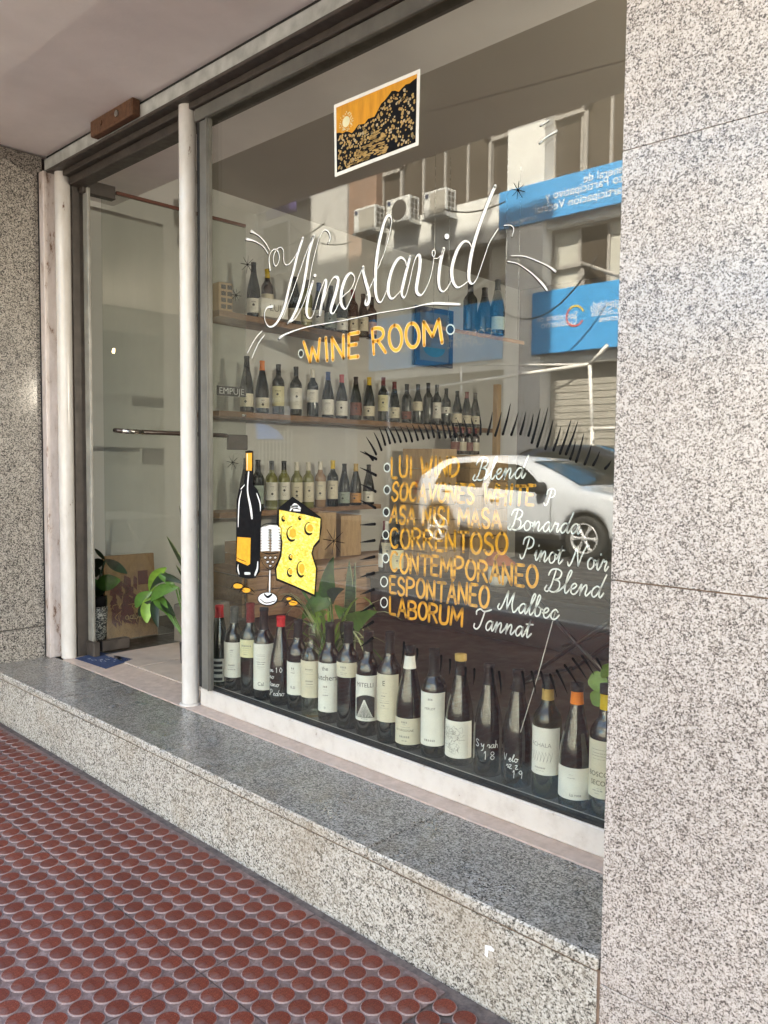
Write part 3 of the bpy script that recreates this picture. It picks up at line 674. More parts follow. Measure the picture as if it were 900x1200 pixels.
CUR = {  # advance, strokes in x-height units (x-height 1, ascender 2)
 'B': (2.0, [[(.1,.5),(-.1,.1),(.25,-.05),(.6,.5),(.8,1.2),(1.0,2.0)],[(.2,1.5),(.45,2.0),(1.1,2.15),(1.65,1.9),(1.5,1.35),(.95,1.12)],[(.95,1.12),(1.5,1.0),(1.55,.4),(1.1,0),(.6,.0),(.35,.25)],[(1.2,.02),(1.6,.15),(2.0,.55)]]),
 'M': (2.7, [[(.05,.55),(-.1,.15),(.2,-.02),(.55,.5),(1.15,2.0)],[(1.15,2.0),(1.1,1.0),(1.15,.15)],[(1.15,.15),(1.6,1.2),(2.0,1.95)],[(2.0,1.95),(1.8,.8),(2.0,.02),(2.3,.05),(2.7,.55)]]),
 'T': (1.5, [[(.1,1.45),(.1,1.8),(.6,2.05),(1.1,1.85),(1.7,2.0),(2.1,2.15)],[(1.25,1.9),(1.0,1.1),(.7,.3),(.3,-.05),(-.1,.1),(-.05,.45)]]),
 'P': (2.0, [[(1.0,2.0),(.75,1.1),(.45,.2),(.1,-.05),(-.15,.3)],[(.2,1.4),(.35,1.95),(1.0,2.2),(1.65,1.95),(1.6,1.35),(1.1,1.05),(.75,1.1)]]),
 'N': (2.5, [[(-.1,.3),(.1,-.02),(.45,.4),(1.0,1.95)],[(1.0,1.95),(1.15,1.0),(1.35,.1)],[(1.35,.1),(1.75,1.2),(2.2,2.0),(2.5,2.1)]]),
 'a': (1.25, [[(.95,.85),(.6,1.0),(.2,.7),(.1,.25),(.35,0),(.7,.3),(1.0,.95)],[(1.0,.95),(.88,.3),(1.0,.02),(1.3,.45)]]),
 'b': (1.15, [[(0,.45),(.4,1.1),(.7,1.9),(.5,2.1),(.3,1.5),(.2,.4),(.4,0),(.8,.2),(.9,.75),(.65,.95)],[(.85,.85),(1.15,.75)]]),
 'c': (1.05, [[(.9,.8),(.6,1.0),(.2,.7),(.1,.25),(.4,0),(.75,.12),(1.1,.5)]]),
 'd': (1.3, [[(.95,.85),(.6,1.0),(.2,.7),(.1,.25),(.35,0),(.7,.3),(1.0,.95)],[(1.45,2.1),(1.0,.9),(.88,.25),(1.05,.02),(1.35,.45)]]),
 'e': (1.0, [[(0,.45),(.5,.55),(.75,.85),(.5,1.0),(.2,.7),(.2,.2),(.45,0),(.75,.12),(1.05,.5)]]),
 'i': (.65, [[(0,.45),(.3,1.0)],[(.3,1.0),(.18,.3),(.35,.02),(.7,.45)],[(.5,1.42),(.52,1.5)]]),
 'l': (.75, [[(0,.45),(.45,1.2),(.8,1.95),(.65,2.15),(.4,1.6),(.22,.4),(.4,0),(.8,.45)]]),
 'n': (1.4, [[(0,.45),(.25,.95),(.3,.9),(.2,0)],[(.2,.1),(.5,.75),(.8,1.0),(.9,.7),(.8,.2),(.95,.02),(1.4,.5)]]),
 'o': (1.15, [[(.75,.92),(.4,1.0),(.1,.6),(.2,.1),(.55,0),(.9,.35),(.8,.85),(.55,.95),(1.2,.8)]]),
 'r': (.95, [[(0,.45),(.3,1.05),(.35,.85),(.7,.9),(.55,.3),(.65,.02),(.98,.45)]]),
 't': (.85, [[(0,.45),(.4,1.2),(.6,1.75)],[(.6,1.75),(.3,.5),(.4,.02),(.85,.45)],[(.1,1.3),(.95,1.35)]]), ' ': (.8, [])}
def cursive(text, L, Rr, xh_px, wpx, mb, mk):
    tot = sum(CUR[c][0] for c in text); u = 0
    (x0, z0), (x1, z1) = G(*L), G(*Rr)
    hx0 = xh_px * mpp(*L); ex, ez = (x1 - x0), (z1 - z0)
    for c in text:
        adv, ss = CUR[c]
        for st in ss:
            pts = []
            for p in st:
                s_ = (u + p[0]) / tot
                pts.append((x0 + ex * s_ + .10 * hx0 * p[1], z0 + ez * s_ + hx0 * p[1], wpx * mpp(*L)))
            ribbon(pts, YP, mb); ribbon([(a - .002, b - .002, w_) for a, b, w_ in pts], YP + .0006, mk)
        u += adv
mc, mck = MB(), MB()
for T in [('Blend', (555, 562.5), (615, 560.5), 12, 1.9), ('P', (638, 592), (651, 593), 9, 1.6), ('Bonarda', (596, 620), (680, 626), 11, 1.9), ('Pinot Noir', (610, 654), (712, 670), 12, 1.9),
          ('Blend', (639, 692), (706, 701), 12.5, 1.9), ('Malbec', (584, 713.5), (654, 727), 11.5, 1.9), ('Tannat', (556, 736), (622, 748), 11.5, 1.9)]: cursive(*T, mc, mck)
wp('painted_varieties', mc, M['white_paint'], sf, 'white cursive grape varieties written beside the list'); wp('script_shadow', mck, M['black_paint'])
wp('painted_rings', mring, M['white_paint'])
# lashes round the list
lash = []
c3 = lambda q: (430 + q[0] / 4.5, 430 + q[1] / 4.5); c8 = lambda q: (560 + q[0] / 5, 380 + q[1] / 5); c1 = lambda q: (450 + q[0] / 3.214, 740 + q[1] / 3.214)
for a, b in [((45,490),(0,445)),((62,460),(10,370)),((90,438),(50,345)),((110,410),(78,320)),((135,402),(105,315)),((162,397),(124,315)),((192,395),(157,315)),((222,392),(190,315)),((252,392),(221,310)),((282,385),(252,305)),((312,378),(282,305)),((340,375),(312,300)),((368,370),(342,290)),((398,372),(370,285)),((428,372),(402,282)),((455,370),(430,290)),((480,370),(456,282)),((512,365),(490,280)),((545,365),(522,270)),((580,360),(562,270)),((612,355),(608,250)),((650,355),(675,240)),((690,362),(722,240)),((730,355),(770,195)),((775,358),(810,240)),((822,355),(850,240)),((865,362),(890,250))]: lash.append((c3(a), c3(b)))
for a, b in [((330,694),(380,495)),((362,716),(425,490)),((410,730),(455,560)),((458,738),(500,600)),((495,758),(560,560)),((530,762),(600,570)),((555,790),(585,690)),((590,805),(635,640)),((640,820),(680,705)),((690,825),(728,745)),((760,845),(795,800))]: lash.append((c8(a), c8(b)))
for a, b in [((75,120),(85,40)),((130,110),(135,65)),((220,155),(225,90)),((255,160),(258,105)),((312,200),(317,135)),((345,200),(350,140)),((425,245),(415,140)),((450,235),(443,150)),((540,230),(530,150)),((580,230),(565,150)),((615,220),(600,150)),((660,245),(635,160)),((700,230),(660,145)),((745,210),(690,125)),((775,180),(720,100)),((800,160),(755,90)),((830,140),(810,100))]: lash.append((c1(b), c1(a)))
for y in range(538, 760, 19): lash.append(((444 - (y - 538) * .02, y), (425, y - 9 if y < 600 else y + (y - 600) * .07)))
ml = MB()
for a, b in lash:
    mx_, my_ = (a[0] + b[0]) / 2 + .6, (a[1] + b[1]) / 2
    stroke_px([(a[0], a[1], 3.6), (mx_, my_, 2.7), (b[0], b[1], .6)], YG - .0012, ml)
wp('painted_lashes', ml, M['black_paint'], sf, 'ring of short black tapering brush strokes round the list')
# painted bottle, glass and cheese
YP = YG - .0030
D_ = lambda pts: conv((265, 520), 6, pts)
pm = {k: MB() for k in ('black', 'white', 'orange', 'cheese')}
fill_px(D_([(133,52),(160,46),(188,52),(190,190),(186,285),(215,318),(240,375),(248,470),(242,600),(234,900),(205,945),(150,950),(92,937),(66,900),(68,650),(72,400),(88,320),(124,280),(134,190)]), YP + .0012, pm['black'])
fill_px(D_([(139,66),(182,64),(180,190),(140,188)]), YP + .0004, pm['orange']); fill_px(D_([(78,655),(172,662),(168,845),(150,857),(72,822)]), YP + .0004, pm['orange'])
stroke_px(D_([(72,800,.6),(100,815,.9),(138,828,.6)]), YP, pm['black'])
for s_ in ([(108,330,.8),(92,400,2),(86,500,2),(84,585,1)], [(158,200,2.5),(150,330,2.5),(170,440,4),(181,522,3.5)], [(215,350,1.5),(238,420,2.4),(240,472,1)], [(84,850,1),(82,880,2.5),(90,915,2)], [(222,830,1.5),(218,880,3),(202,922,3)], [(132,912,3),(165,912,3)], [(148,72,1.2),(147,180,1)], [(128,290,1),(104,318,1.6)]):
    stroke_px(D_(s_), YP + .0003, pm['white'])
# wine glass
stroke_px(D_([(240,600,.8),(262,570,.8),(310,560,.8),(360,566,.8),(388,600,.8),(388,680,1),(384,770,1),(356,840,1),(310,884,1.2),(266,856,1),(238,790,1),(232,700,1)]), YP + .0002, pm['black'], 1, 0, True)
for k, (x0_, x1_) in enumerate(((246, 300), (318, 376))):
    for t in range(9):
        yy = 592 + t * 19; stroke_px(D_([(x0_, yy + 6, 2.6), ((x0_ + x1_) / 2, yy, 3.4), (x1_, yy + 4, 2.2)]), YP + .0006, pm['white'])
fill_px(D_([(262,590),(300,572),(360,575),(372,592),(310,600)]), YP + .0004, pm['white'])
stroke_px(D_([(250,760,1),(300,775,1.4),(368,765,1)]), YP, pm['black'])
for q in ((275,800),(310,800),(345,800),(292,830),(328,830),(310,858)):
    stroke_px(D_([(q[0]-12,q[1],1),(q[0],q[1]-12,1),(q[0]+12,q[1],1),(q[0],q[1]+12,1)]), YP, pm['black'], 1, 0, True); stroke_px(D_([(q[0]-5,q[1]+2,2),(q[0]+6,q[1],2)]), YP + .0003, pm['white'])
stroke_px(D_([(300,884,1.2),(296,960,1),(288,1040,1.4)]), YP, pm['black']); stroke_px(D_([(316,884,1),(316,960,1.2),(312,1044,1)]), YP, pm['black']); stroke_px(D_([(307,890,2),(305,1040,2.4)]), YP + .0005, pm['white'])
fill_px(D_([(290 + 74 * math.cos(R_(a)), 1092 + 50 * math.sin(R_(a))) for a in range(0, 360, 24)]), YP + .0009, pm['black'])
fill_px(D_([(290 + 66 * math.cos(R_(a)), 1090 + 43 * math.sin(R_(a))) for a in range(0, 360, 24)]), YP + .0005, pm['white'])
stroke_px(D_([(240,1092,1),(280,1120,1.2),(345,1105,1)]), YP, pm['black']); stroke_px(D_([(270,1060,2.5),(292,1078,3),(320,1060,2.5)]), YP, pm['black'])
# cheese
fill_px(D_([(352,560),(358,470),(372,446),(465,372),(540,425),(668,520),(670,590),(655,690),(618,730),(606,770),(640,880),(625,1078),(600,1070),(480,1012),(350,962),(338,880),(372,790),(385,690),(362,610)]), YP + .0014, pm['black'])
fill_px(D_([(372,465),(460,482),(550,498),(662,527),(652,670),(612,718),(597,770),(630,880),(618,1060),(480,998),(357,946),(352,880),(388,792),(396,690),(372,600)]), YP + .0009, pm['cheese'])
for cx_, cy_, rx, ry in ((463, 632, 36, 50), (585, 595, 32, 42), (404, 525, 12, 16), (520, 520, 10, 10), (455, 795, 13, 18), (450, 903, 19, 27), (528, 880, 30, 54)):
    stroke_px(D_([(cx_ + rx * math.cos(R_(a)), cy_ + ry * math.sin(R_(a)), 1 + 2.2 * max(0, math.sin(R_(a - 40)))) for a in range(60, 271, 30)]), YP + .0003, pm['black'])
    fill_px(D_([(cx_ + 4 + rx * .66 * math.cos(R_(a)), cy_ - 2 + ry * .66 * math.sin(R_(a))) for a in range(0, 360, 30)]), YP + .0006, pm['orange'])
for s_ in ([(450,470,2),(480,430,4),(520,455,3)], [(455,445,2),(500,440,3)], [(475,465,3),(520,470,2)]): stroke_px(D_(s_), YP + .0003, pm['white'])
# olives, leaves and crossed marks
for cx_, cy_, r in ((82, 1000, 26), (140, 1030, 24), (470, 1120, 24), (440, 1090, 14)):
    fill_px(D_([(cx_ + 1.25 * r * math.cos(R_(a)), cy_ + r * .75 * math.sin(R_(a))) for a in range(0, 360, 30)]), YP + .0006, pm['orange'])
    stroke_px(D_([(cx_ - 50, cy_ + 18, .8), (cx_ - 20, cy_ - 20, 1.2), (cx_ + 25, cy_ - 14, 1.2), (cx_ + 60, cy_ + 16, .8)]), YP, pm['black'])
    stroke_px(D_([(cx_ - 30, cy_ + 26, .6), (cx_, cy_ + 20, 1), (cx_ + 50, cy_ + 30, .6)]), YP, pm['black'])
for cx_, cy_, r in ((272.5, 542, 7), (276.5, 346, 6), (391, 634, 13), (290, 310, 8), (607, 223, 8)):
    for a in range(0, 180, 45):
        c_, s_ = math.cos(R_(a + 8)) * r, math.sin(R_(a + 8)) * r * 1.3
        stroke_px([(cx_ - c_, cy_ - s_, .6), (cx_, cy_, .9), (cx_ + c_, cy_ + s_, .6)], YP, pm['black'])
wp('painted_bottle', pm['black'], M['black_paint'], sf, 'black brushwork of painted wine bottle, glass and cheese'); wp('painted_highlights', pm['white'], M['white_paint'])
wp('painted_label', pm['orange'], M['orange_paint']); wp('painted_cheese', pm['cheese'], M['cheese'], sf, 'yellow painted wedge of cheese with holes')
mdk = wp('ring_centres', mdark, M['black_paint'])

# small landscape poster taped high on the pane
Q = [G(391, 123), G(492, 80.5), G(490, 170), G(392, 207.5)]
ps = empty('landscape_poster', (Q[3][0], YP, Q[3][1]), 0, 'small white bordered landscape picture with orange sky stuck high on the window', 'poster')
def qp(u, v, Y=0.0):
    a = [Q[3][k] * (1 - u) + Q[2][k] * u for k in (0, 1)]; b = [Q[0][k] * (1 - u) + Q[1][k] * u for k in (0, 1)]
    return (a[0] * (1 - v) + b[0] * v - Q[3][0], Y, a[1] * (1 - v) + b[1] * v - Q[3][1])
def pfill(mb, uv, Y, mi=0): mb.add([qp(u, v, Y) for u, v in uv], [tuple(range(len(uv)))], mi)
mb = MB(); mb.add([qp(u, v, y) for y in (0.0009, .0019) for u, v in ((0, 0), (1, 0), (1, 1), (0, 1))], [(0, 1, 2, 3), (7, 6, 5, 4), (0, 4, 5, 1), (1, 5, 6, 2), (2, 6, 7, 3), (3, 7, 4, 0)]); obj('border', mb, M['paper'], ps)
mb = MB(); pfill(mb, [(.03, .05), (.97, .05), (.97, .95), (.03, .95)], .0006); obj('sky_print', mb, M['poster_sky'], ps)
rnd = random.Random(3)
ridge = lambda u: .60 + .02 * math.sin(u * 25) - .10 * math.exp(-((u - .2) / .12) ** 2) * 0 + (.0 if u < .35 else (u - .35) * .42) + .015 * math.sin(u * 60)
ridge2 = lambda u: .56 + .03 * math.sin(u * 22) + (0 if u < .38 else .30 * min(1, (u - .38) / .35)) + .02 * math.sin(u * 47)
mb = MB()
us = [.03 + .94 * k / 24 for k in range(25)]
mb.add([qp(u, ridge2(u) - (.0), .0004) for u in us] + [qp(u, .05, .0004) for u in us], [(k, k + 1, 26 + k, 25 + k) for k in range(24)]); obj('hill_print', mb, M['black_paint'], ps)
path = lambda u, v: abs(u - (.55 - .25 * (.5 - v))) < .05 + .55 * max(0, .42 - v)
mbs = [MB(), MB(), MB()]
for k in range(620):
    u = rnd.uniform(.05, .95); v = rnd.uniform(.07, ridge2(u) - .03)
    pth = path(u, v) and v < .42
    if not pth and rnd.random() < .25: continue
    r = rnd.uniform(.006, .016); an = rnd.uniform(0, 3)
    rx, ry = (r * 2.2, r * .7) if pth else (r, r * 1.3)
    pfill(mbs[rnd.choice([0, 0, 0, 1]) if pth else rnd.choice([0, 1, 1, 2])], [(u + rx * math.cos(t * math.pi / 3 + an), v + ry * 1.2 * math.sin(t * math.pi / 3 + an)) for t in range(6)], .0002 if k % 2 else .0001)
for mbx, mt in zip(mbs, ('ochre', 'tan', 'cream')): obj('paint_dabs', mbx, M[mt], ps)['kind'] = 'stuff'
mb = MB(); pfill(mb, [(.155 + .047 * math.cos(R_(a)), .70 + .075 * math.sin(R_(a))) for a in range(0, 360, 20)], .0002)
for k in range(70):
    a = rnd.uniform(0, 6.28); r = rnd.uniform(1.2, 1.9); u, v = .155 + .047 * r * math.cos(a), .70 + .075 * r * math.sin(a)
    pfill(mb, [(u + .005 * math.cos(t * 1.57), v + .01 * math.sin(t * 1.57)) for t in range(4)], .0002)
obj('sun_print', mb, M['paper_yellow'], ps)
# white cord hanging inside the pane
a, b = PY(651, 716, 1.75), PY(610, 858, 1.75)
tag(obj('string', MB().tube([a, (a + b) / 2 + Vector((.003, 0, 0)), b], .0012, 5), M['tube_white']), 'thin pale cord hanging slantwise behind the window below the list', 'cord')

# ------------------------------------------------------------------ bottles
M['g_opaque'] = plain('dark wine filled glass', (.005, .007, .004), .12, .1, 30, spec=.35)
M['g_brown'] = plain('brown wine filled glass', (.03, .012, .008), .10, .1, 30, coat=.1)
M['g_white'] = plain('pale green white wine glass', (.20, .20, .06), .08, .25, 12, coat=.5)
M['g_rose'] = plain('rose wine glass', (.34, .21, .12), .08, .2, 12, coat=.5)
PROF = {
 'bordeaux': [(.001, 0), (.034, 0), (.0368, .003), (.0375, .012), (.0375, .185), (.0368, .195), (.034, .205), (.028, .215), (.0205, .225), (.0165, .236), (.0148, .25), (.0142, .290), (.0156, .292), (.0156, .300), (.0142, .302), (.001, .302)],
 'burgundy': [(.001, 0), (.037, 0), (.0405, .004), (.041, .012), (.041, .11), (.0402, .13), (.0375, .152), (.0325, .178), (.0265, .203), (.021, .226), (.0168, .248), (.0146, .272), (.0142, .290), (.0156, .292), (.0156, .300), (.0142, .302), (.001, .302)],
 'flute': [(.001, 0), (.034, 0), (.0362, .004), (.0365, .012), (.0365, .13), (.0355, .155), (.032, .185), (.0265, .212), (.0205, .238), (.0165, .262), (.0142, .290), (.0156, .292), (.0156, .300), (.0142, .302), (.001, .302)]}
def r_at(kind, z):
    p = PROF[kind]
    for (r0, z0), (r1, z1) in zip(p, p[1:]):
        if z0 <= z <= z1 and z1 > z0: return r0 + (r1 - r0) * (z - z0) / (z1 - z0)
    return p[0][0]
_mc = {}
def cached(key, fn):
    if key not in _mc: _mc[key] = fn()
    return _mc[key]
def cyl_patch(kind, z0, z1, ang, off=.0006, nz=4, na=14):
    mb = MB(); vs_ = []
    for i in range(nz + 1):
        z = z0 + (z1 - z0) * i / nz; r = r_at(kind, z) + off
        for j in range(na + 1):
            a = R_(-90 - ang / 2 + ang * j / na); vs_.append((r * math.cos(a), r * math.sin(a), z))
    mb.add(vs_, [(i * (na + 1) + j, i * (na + 1) + j + 1, (i + 1) * (na + 1) + j + 1, (i + 1) * (na + 1) + j) for i in range(nz) for j in range(na)], 0, True)
    return mb
def wrap(mb, kind, z0, off=.0011, a0=0):              # wrap flat (x, y) artwork round the bottle at height z0
    r = r_at(kind, z0) + off
    mb.v = [(r * math.sin(v[0] / r + R_(a0)), -r * math.cos(v[0] / r + R_(a0)), z0 + v[1]) for v in mb.v]; return mb
def lines_art(seed, w, h):
    rn = random.Random(seed); mb = MB(); y = h * .40; first = rn.random() < .7
    while y > -h * .45:
        t = rn.uniform(.0035, .0065) if first else rn.choice([.0008, .0009, .0013, .0024]); L = w * (rn.uniform(.45, .8) if first else rn.uniform(.3, .8)); x = -L / 2
        while x < L / 2:
            cw = (t * rn.uniform(.5, .8)) if first else rn.uniform(.002, .007)
            mb.add([(x, y - t, 0), (x + cw, y - t, 0), (x + cw * rn.uniform(.7, 1), y, 0), (x, y, 0)], [(0, 1, 2, 3)])
            x += cw + (t * .35 if first else rn.choice([.0006, .0006, .002]))
        y -= t + rn.uniform(.003, .008); 
        if not first and rn.random() < .12 and y > -h * .2:
            r = .008; mb.add([(r * math.cos(k * .785), y - r + r * math.sin(k * .785), 0) for k in range(8)], [tuple(range(8))]); y -= 2 * r + .004
        first = False
    return mb
def bottle(loc, rz, kind='bordeaux', glass='g_opaque', cap='cap_black', caplen=.058, labels=(), label='', group='', h=1.0, art=None, fullcap=True, neck=None, wide=1.0):
    t = empty('wine_bottle', loc, rz, label, 'bottle', group); t.scale = (wide, wide, h)
    share('bottle_body', cached(('b', kind, glass), lambda: MB().lathe(PROF[kind], 28).mesh('bottle_body', M[glass])), t)
    if cap:
        z0 = .302 - caplen
        def mk():
            zs = [z0 + (.289 - z0) * k / 5 for k in range(6)] if z0 < .289 else [z0]
            pr = [(r_at(kind, z) + .0007, z) for z in zs] + [(.0163, .2915), (.0163, .3005), (.0150, .3032), (.0005, .3034)]
            return MB().lathe(pr, 22).mesh('capsule', M[cap])
        share('capsule', cached(('c', kind, cap, caplen), mk), t)
    for k, L in enumerate(labels):
        z0, z1, ang, mat = L[:4]
        share('label', cached(('l', kind, L[:4]), lambda: cyl_patch(kind, z0, z1, ang).mesh('label', M[mat])), t)
    if art: art(t, kind)
    return t
def art_lines(seed, z, w=.055, hh=.06, mat='ink_grey', a0=0):
    def f(t, kind):
        me = cached(('al', kind, seed, z, w, hh, mat), lambda: wrap(lines_art(seed, w, hh), kind, z, a0=a0).mesh('print', M[mat])); share('print', me, t)
    return f
def art_text(lines, mat='ink', extra=None, a0=0):
    def f(t, kind):
        for body, z, size in lines:
            tm = text_mb(body, size); wrap(tm, kind, z, a0=a0); obj('lettering', tm, M[mat], t)
        if extra: extra(t, kind)
    return f
def art_bars(zs, w, th, mat='ink', a0=0, sep=None):
    def f(t, kind):
        mb = MB()
        for z in zs:
            m_ = MB()
            for k in range(8):
                x0 = -w / 2 + w * k / 8; m_.add([(x0, -th / 2, 0), (x0 + w / 8, -th / 2, 0), (x0 + w / 8, th / 2, 0), (x0, th / 2, 0)], [(0, 1, 2, 3)])
            wrap(m_, kind, z, a0=a0); mb.add(m_.v, m_.f)
        obj('print', mb, M[mat], t)
    return f
def art_hand(words, mat='chalk', a0=0, wd=.0017):     # handwriting with marker straight on the glass
    def f(t, kind):
        mb = MB()
        for text, x, z, s in words:
            m_ = MB(); u = x + .012
            for c in text:
                if c in CUR: adv, ss = CUR[c]; ss = [[(p[0] * s, p[1] * s) for p in q] for q in ss]; adv *= s
                elif c in DIG: ss = [[(p[0] * s * 1.3, p[1] * s * 2) for p in q] for q in DIG[c]]; adv = s * 1.8
                else: adv = s; ss = []
                for q in ss:
                    m2 = MB(); ribbon([(u + p[0], p[1], wd) for p in q], 0, m2, 1, 0, False, 3); m_.add([(v[0], v[2], 0) for v in m2.v], m2.f)
                u += adv
            wrap(m_, kind, z, a0=a0); mb.add(m_.v, m_.f)
        obj('handwriting', mb, M[mat], t)
    return f
DIG = {'1': [[(.3, .75), (.55, 1), (.5, 0)]], '8': [[(.5, .52), (.15, .75), (.5, 1), (.85, .75), (.5, .52), (.1, .25), (.5, 0), (.9, .25), (.5, .52)]], '9': [[(.8, .75), (.5, 1), (.15, .75), (.5, .5), (.8, .75), (.7, 0)]], '0': [[(.5, 1), (.1, .5), (.5, 0), (.9, .5), (.5, 1)]],
       'S': [[(.9, .84), (.4, 1), (.1, .75), (.5, .5), (.85, .25), (.5, 0), (.05, .15)]], 'y': [[(.1, .5), (.3, .1), (.7, .5)], [(.7, .5), (.5, -.3), (.1, -.45)]], 'h': [[(.2, 1), (.1, 0)], [(.1, .3), (.4, .5), (.6, .3), (.6, 0)]], 'V': [[(0, 1), (.3, 0), (.8, 1)]],
       'z': [[(.1, .5), (.6, .5), (.1, 0), (.7, 0)]], 's': [[(.6, .5), (.2, .4), (.5, .15), (.1, 0)]]}
def combine(*fs):
    def f(t, kind):
        for q in fs: q(t, kind)
    return f
def face(p, extra=0):                                   # rotation that turns a label (facing local -Y) towards the camera
    d = CAM - Vector(p); return math.atan2(d.x, -d.y) + R_(extra)
LZ = .285
front = [
 (254.4, 804.4, .306, dict(kind='flute', glass='g_green', cap='cap_red', caplen=.045, labels=((.018, .105, 170, 'paper'),), art=art_bars((.028, .052, .071, .090), .05, .011), label='slender green bottle with short bright red capsule and black banded white label')),
 (271.7, 810, .312, dict(glass='g_black', cap='cap_grey', labels=((.05, .178, 165, 'paper'),), art=combine(art_lines(3, .09, .04, .02), art_lines(4, .14, .02, .03)), label='dark bottle with grey capsule and plain white label between the two red capped bottles')),
 (290.5, 816, .338, dict(glass='g_black', cap='cap_maroon', caplen=.062, labels=((.128, .186, 190, 'paper_yellow'),), art=art_lines(5, .155, .05, .035), label='tall dark bottle with maroon capsule and pale yellow label on its upper half')),
 (306.4, 821, .330, dict(glass='g_black', cap='cap_black', caplen=.07, labels=((.035, .188, 165, 'paper'),), art=combine(art_lines(6, .13, .05, .06), art_text((('Cal', .055, .018),))), label='black capped bottle with big white label left of the bottle marked in white pen')),
 (326, 827, .312, dict(kind='burgundy', glass='g_black', cap='cap_red', caplen=.035, art=art_hand((('en 10', -.045, .115, .0085), ('no', -.045, .092, .009), ('tano', -.045, .066, .009), ('Pedro', -.045, .034, .0095))), label='dark sloping bottle covered in white handwriting with small red capsule')),
 (346, 833.6, .312, dict(glass='g_black', cap='cap_black', labels=((.055, .165, 150, 'paper'),), art=combine(art_text((('R.D', .08, .012),)), art_lines(8, .14, .025, .02)), label='black capped bottle whose white label reads R.D, left of the clear bottle')),
 (362.5, 841, .314, dict(glass='g_clear', cap=None, labels=((.065, .185, 150, 'paper_cream'),), art=combine(art_lines(9, .15, .055, .025, 'ink_grey'), art_lines(10, .11, .04, .03)), label='empty clear glass bottle with cream label and bare neck')),
 (383, 848, .328, dict(glass='g_black', cap='cap_black', labels=((.035, .185, 165, 'paper'),), art=combine(art_text((('the', .168, .018), ('Butchers', .140, .024), ('o', .05, .012))), art_lines(12, .10, .02, .04)), label='black capped bottle with tall white label lettered Butchers')),
 (404.5, 855, .342, dict(glass='g_black', cap='cap_black', labels=((.150, .192, 140, 'paper_cream'),), art=art_lines(13, .17, .03, .03), label='tall dark bottle with only a small beige label high on its shoulder')),
 (427.5, 863, .328, dict(glass='g_black', cap='cap_black', labels=((.045, .178, 160, 'paper'),), art=None, label='dark bottle with white label showing a black engraved field of rows')),
 (452.5, 872, .342, dict(glass='g_black', cap='cap_black', labels=((.060, .190, 150, 'paper_cream'),), art=combine(art_text((('E', .165, .02),)), art_lines(15, .12, .04, .05)), label='tall dark bottle with long cream label right of the engraved field label')),
 (476, 880, .312, dict(kind='burgundy', glass='g_green', cap='cap_black', caplen=.022, labels=((.018, .095, 150, 'paper_cream'),), neck=1, art=combine(art_text((('BOURGOGNE', .06, .0095),)), art_lines(16, .078, .03, .02), art_lines(17, .036, .04, .02)), label='sloping green bottle with white neck band and cream label with thin border')),
 (504.5, 889, .317, dict(glass='g_black', cap='cap_black', caplen=.075, labels=((.035, .185, 150, 'paper'),), art=combine(art_text((('MERLOT', .14, .009),)), art_lines(18, .165, .02, .01), art_lines(19, .05, .05, .01)), label='straight black capped bottle with tall white label, left of the gold capped bottle')),
 (535, 898, .313, dict(kind='burgundy', glass='g_green', cap='cap_black', caplen=.055, labels=((.022, .125, 165, 'paper'),), art=None, label='sloping green bottle with gold topped capsule and white label with a line drawing')),
 (568.5, 911, .307, dict(kind='burgundy', glass='g_black', cap='cap_black', caplen=.055, art=art_hand((('Syrah', -.038, .082, .010), ('18', -.014, .050, .011))), label='dark unlabelled bottle with Syrah 18 written in white pen')),
 (602, 924, .311, dict(kind='burgundy', glass='g_black', cap='cap_black', caplen=.055, art=art_hand((('Velo', -.035, .070, .009), ('rzz', -.026, .052, .009), ('19', -.010, .028, .010))), label='dark unlabelled bottle with a word and 19 written in white pen')),
 (636.5, 936.6, .315, dict(glass='g_olive', cap='cap_gold', caplen=.06, labels=((.060, .178, 165, 'paper'),), art=None, label='olive green see-through bottle with brass gold neck and white label lettered ACHALA')),
 (670, 951, .315, dict(kind='burgundy', glass='g_green', cap='cap_orange', caplen=.05, labels=((.028, .105, 165, 'paper'),), art=combine(art_text((('La rosa', .04, .010),), a0=18), art_lines(22, .085, .02, .01)), label='sloping green bottle with bright orange neck and low white label')),
 (704, 962, .325, dict(glass='g_green', cap='cap_yellow', caplen=.055, labels=((.050, .182, 170, 'paper_cream'),), art=combine(art_text((('BOSCO', .105, .016), ('SECO', .085, .016))), art_lines(23, .15, .05, .03), art_lines(24, .065, .04, .02)), label='green bottle with yellow neck and cream label cut off by the granite pier')),
]
GF = 'bottles lined up behind the bottom of the window'
